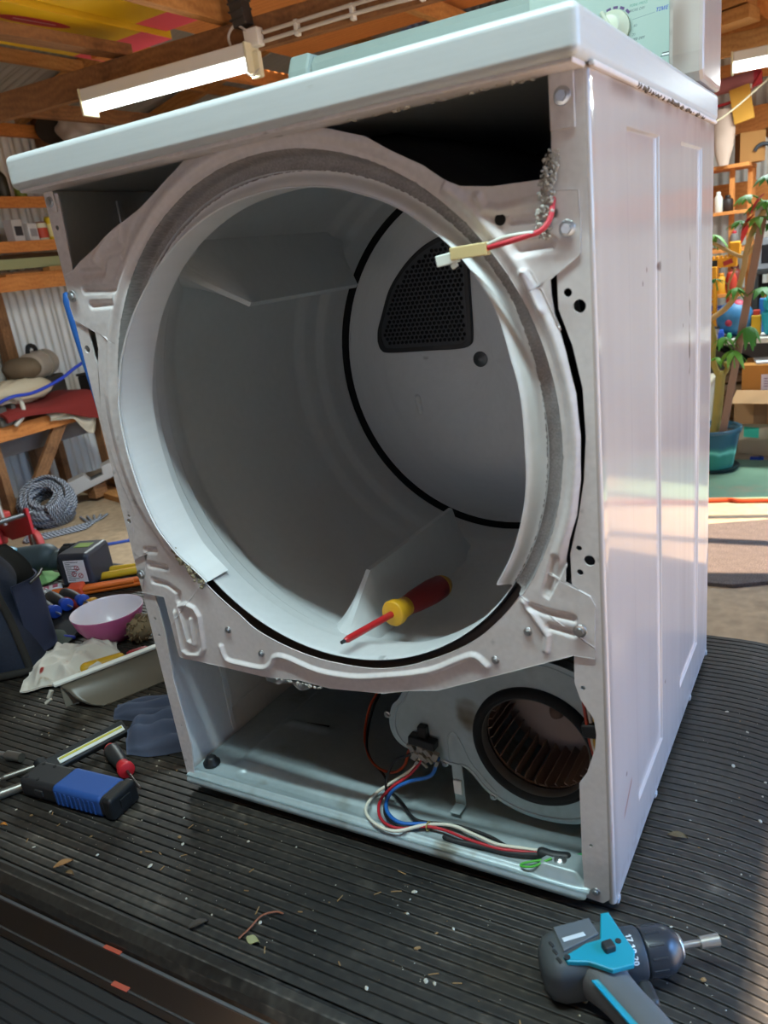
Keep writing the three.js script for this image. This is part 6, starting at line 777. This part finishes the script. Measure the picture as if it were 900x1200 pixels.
  const gp = struct(obj('green_floor_paint', boxUV(new THREE.BoxGeometry(2.6, 0.003, 0.86), 'x').translate(0.4, FLOOR + 0.0016, -4.28), std({ map: tex(256, (x, y) => { const a = fbm(x, y, 4, 4, 230), b = sstep(fbm(x, y, 5, 4, 231), 0.05, 0.3); return [lerp(118, 150, b) + a * 30, lerp(150, 146, b) + a * 30, lerp(122, 120, b) + a * 26]; }, 0.7), roughness: 0.8 }), scene), 'worn green painted band on the concrete floor');
  const bp = obj('blue_offcut', bx(0.08, 0.02, 0.03, [0, 0.01, 0], [0, 0, 0], 0.004), plain('#1d3f96', 0.5), scene); bp.position.set(0.27, FLOOR, -4.72); obj('clip', bx(0.02, 0.008, 0.031, [0.02, 0.02, 0], [0, 0, 0], 0.002), plain('#17306e', 0.5), bp); tag(bp, 'small blue plastic piece on the floor beside the pot', 'scrap');
  // overhead on the right
  const line = obj('washing_line', tube([[-0.35, 1.17, -5.6], [-0.1, 1.26, -5.6], [0.15, 1.42, -5.6], [0.6, 1.75, -5.6]], 0.006, 40, 6), plain('#c9b89a', 0.8), scene); tag(line, 'pale cord slanting up past the rack', 'cord');
  const gar = thing('red_garland', 'red hanging garland with white clips under a beam', 'garland', [-0.1, 1.38, -5.9]); obj('cord', tube([[-0.25, 0.0, 0], [-0.1, -0.015, 0], [0.05, 0.005, 0], [0.14, 0.06, 0], [0.2, 0.14, 0]], 0.010, 40, 8), plain('#b01f22', 0.6), gar); for (const [x, y] of [[-0.11, -0.005], [0.07, 0.025], [0.14, 0.07]]) obj('clip', bx(0.012, 0.03, 0.012, [x, y, 0.008], [0, 0, 0], 0.003), M.white, gar);
  const ft = obj('pink_fabric_roll', rod([-0.5, 1.47, -5.95], [0.06, 1.50, -5.95], 0.05, 0.05, 20), plain('#b06a6a', 0.8), scene); obj('red_end', rod([0.055, 1.50, -5.95], [0.10, 1.503, -5.95], 0.053, 0.045, 20), plain('#b3283a', 0.7), ft); tag(ft, 'roll of dusty pink fabric resting under the beam', 'fabric roll');
  const bd = (label, a, b, w, h, m) => { const o = obj('stored_board', beamBetween(a, b, w, h), m, scene); tag(o, label, 'board', 'boards stored on the right-hand beams'); };
  bd('wide pale board end sticking out over the beam, upper of two', [-0.9, 1.74, -5.2], [0.13, 1.80, -5.0], 0.2, 0.08, M.pine); bd('wide pale board end sticking out over the beam, lower of two', [-0.9, 1.66, -5.2], [0.15, 1.715, -5.0], 0.2, 0.07, M.pine); bd('leaning orange board crossing above the beam at the right edge', [0.06, 1.98, -5.15], [0.35, 1.70, -5.15], 0.03, 0.22, M.orangeWood);
  const mp = obj('nail_plate', [bx(0.10, 0.09, 0.003, [0, 0, 0], [0, 0, 0], 0.0005), ...[...Array(20)].map((_, k) => bx(0.006, 0.003, 0.004, [-0.04 + (k % 5) * 0.02, -0.03 + Math.floor(k / 5) * 0.02, 0.002], [0, 0, 0], 0.001))], plain('#8d8880', 0.45, 0.6), scene); mp.position.set(0.095, 1.63, -5.345); tag(mp, 'galvanised nail plate on the beam under the pale boards', 'plate');
}
renderer.render(scene, camera);
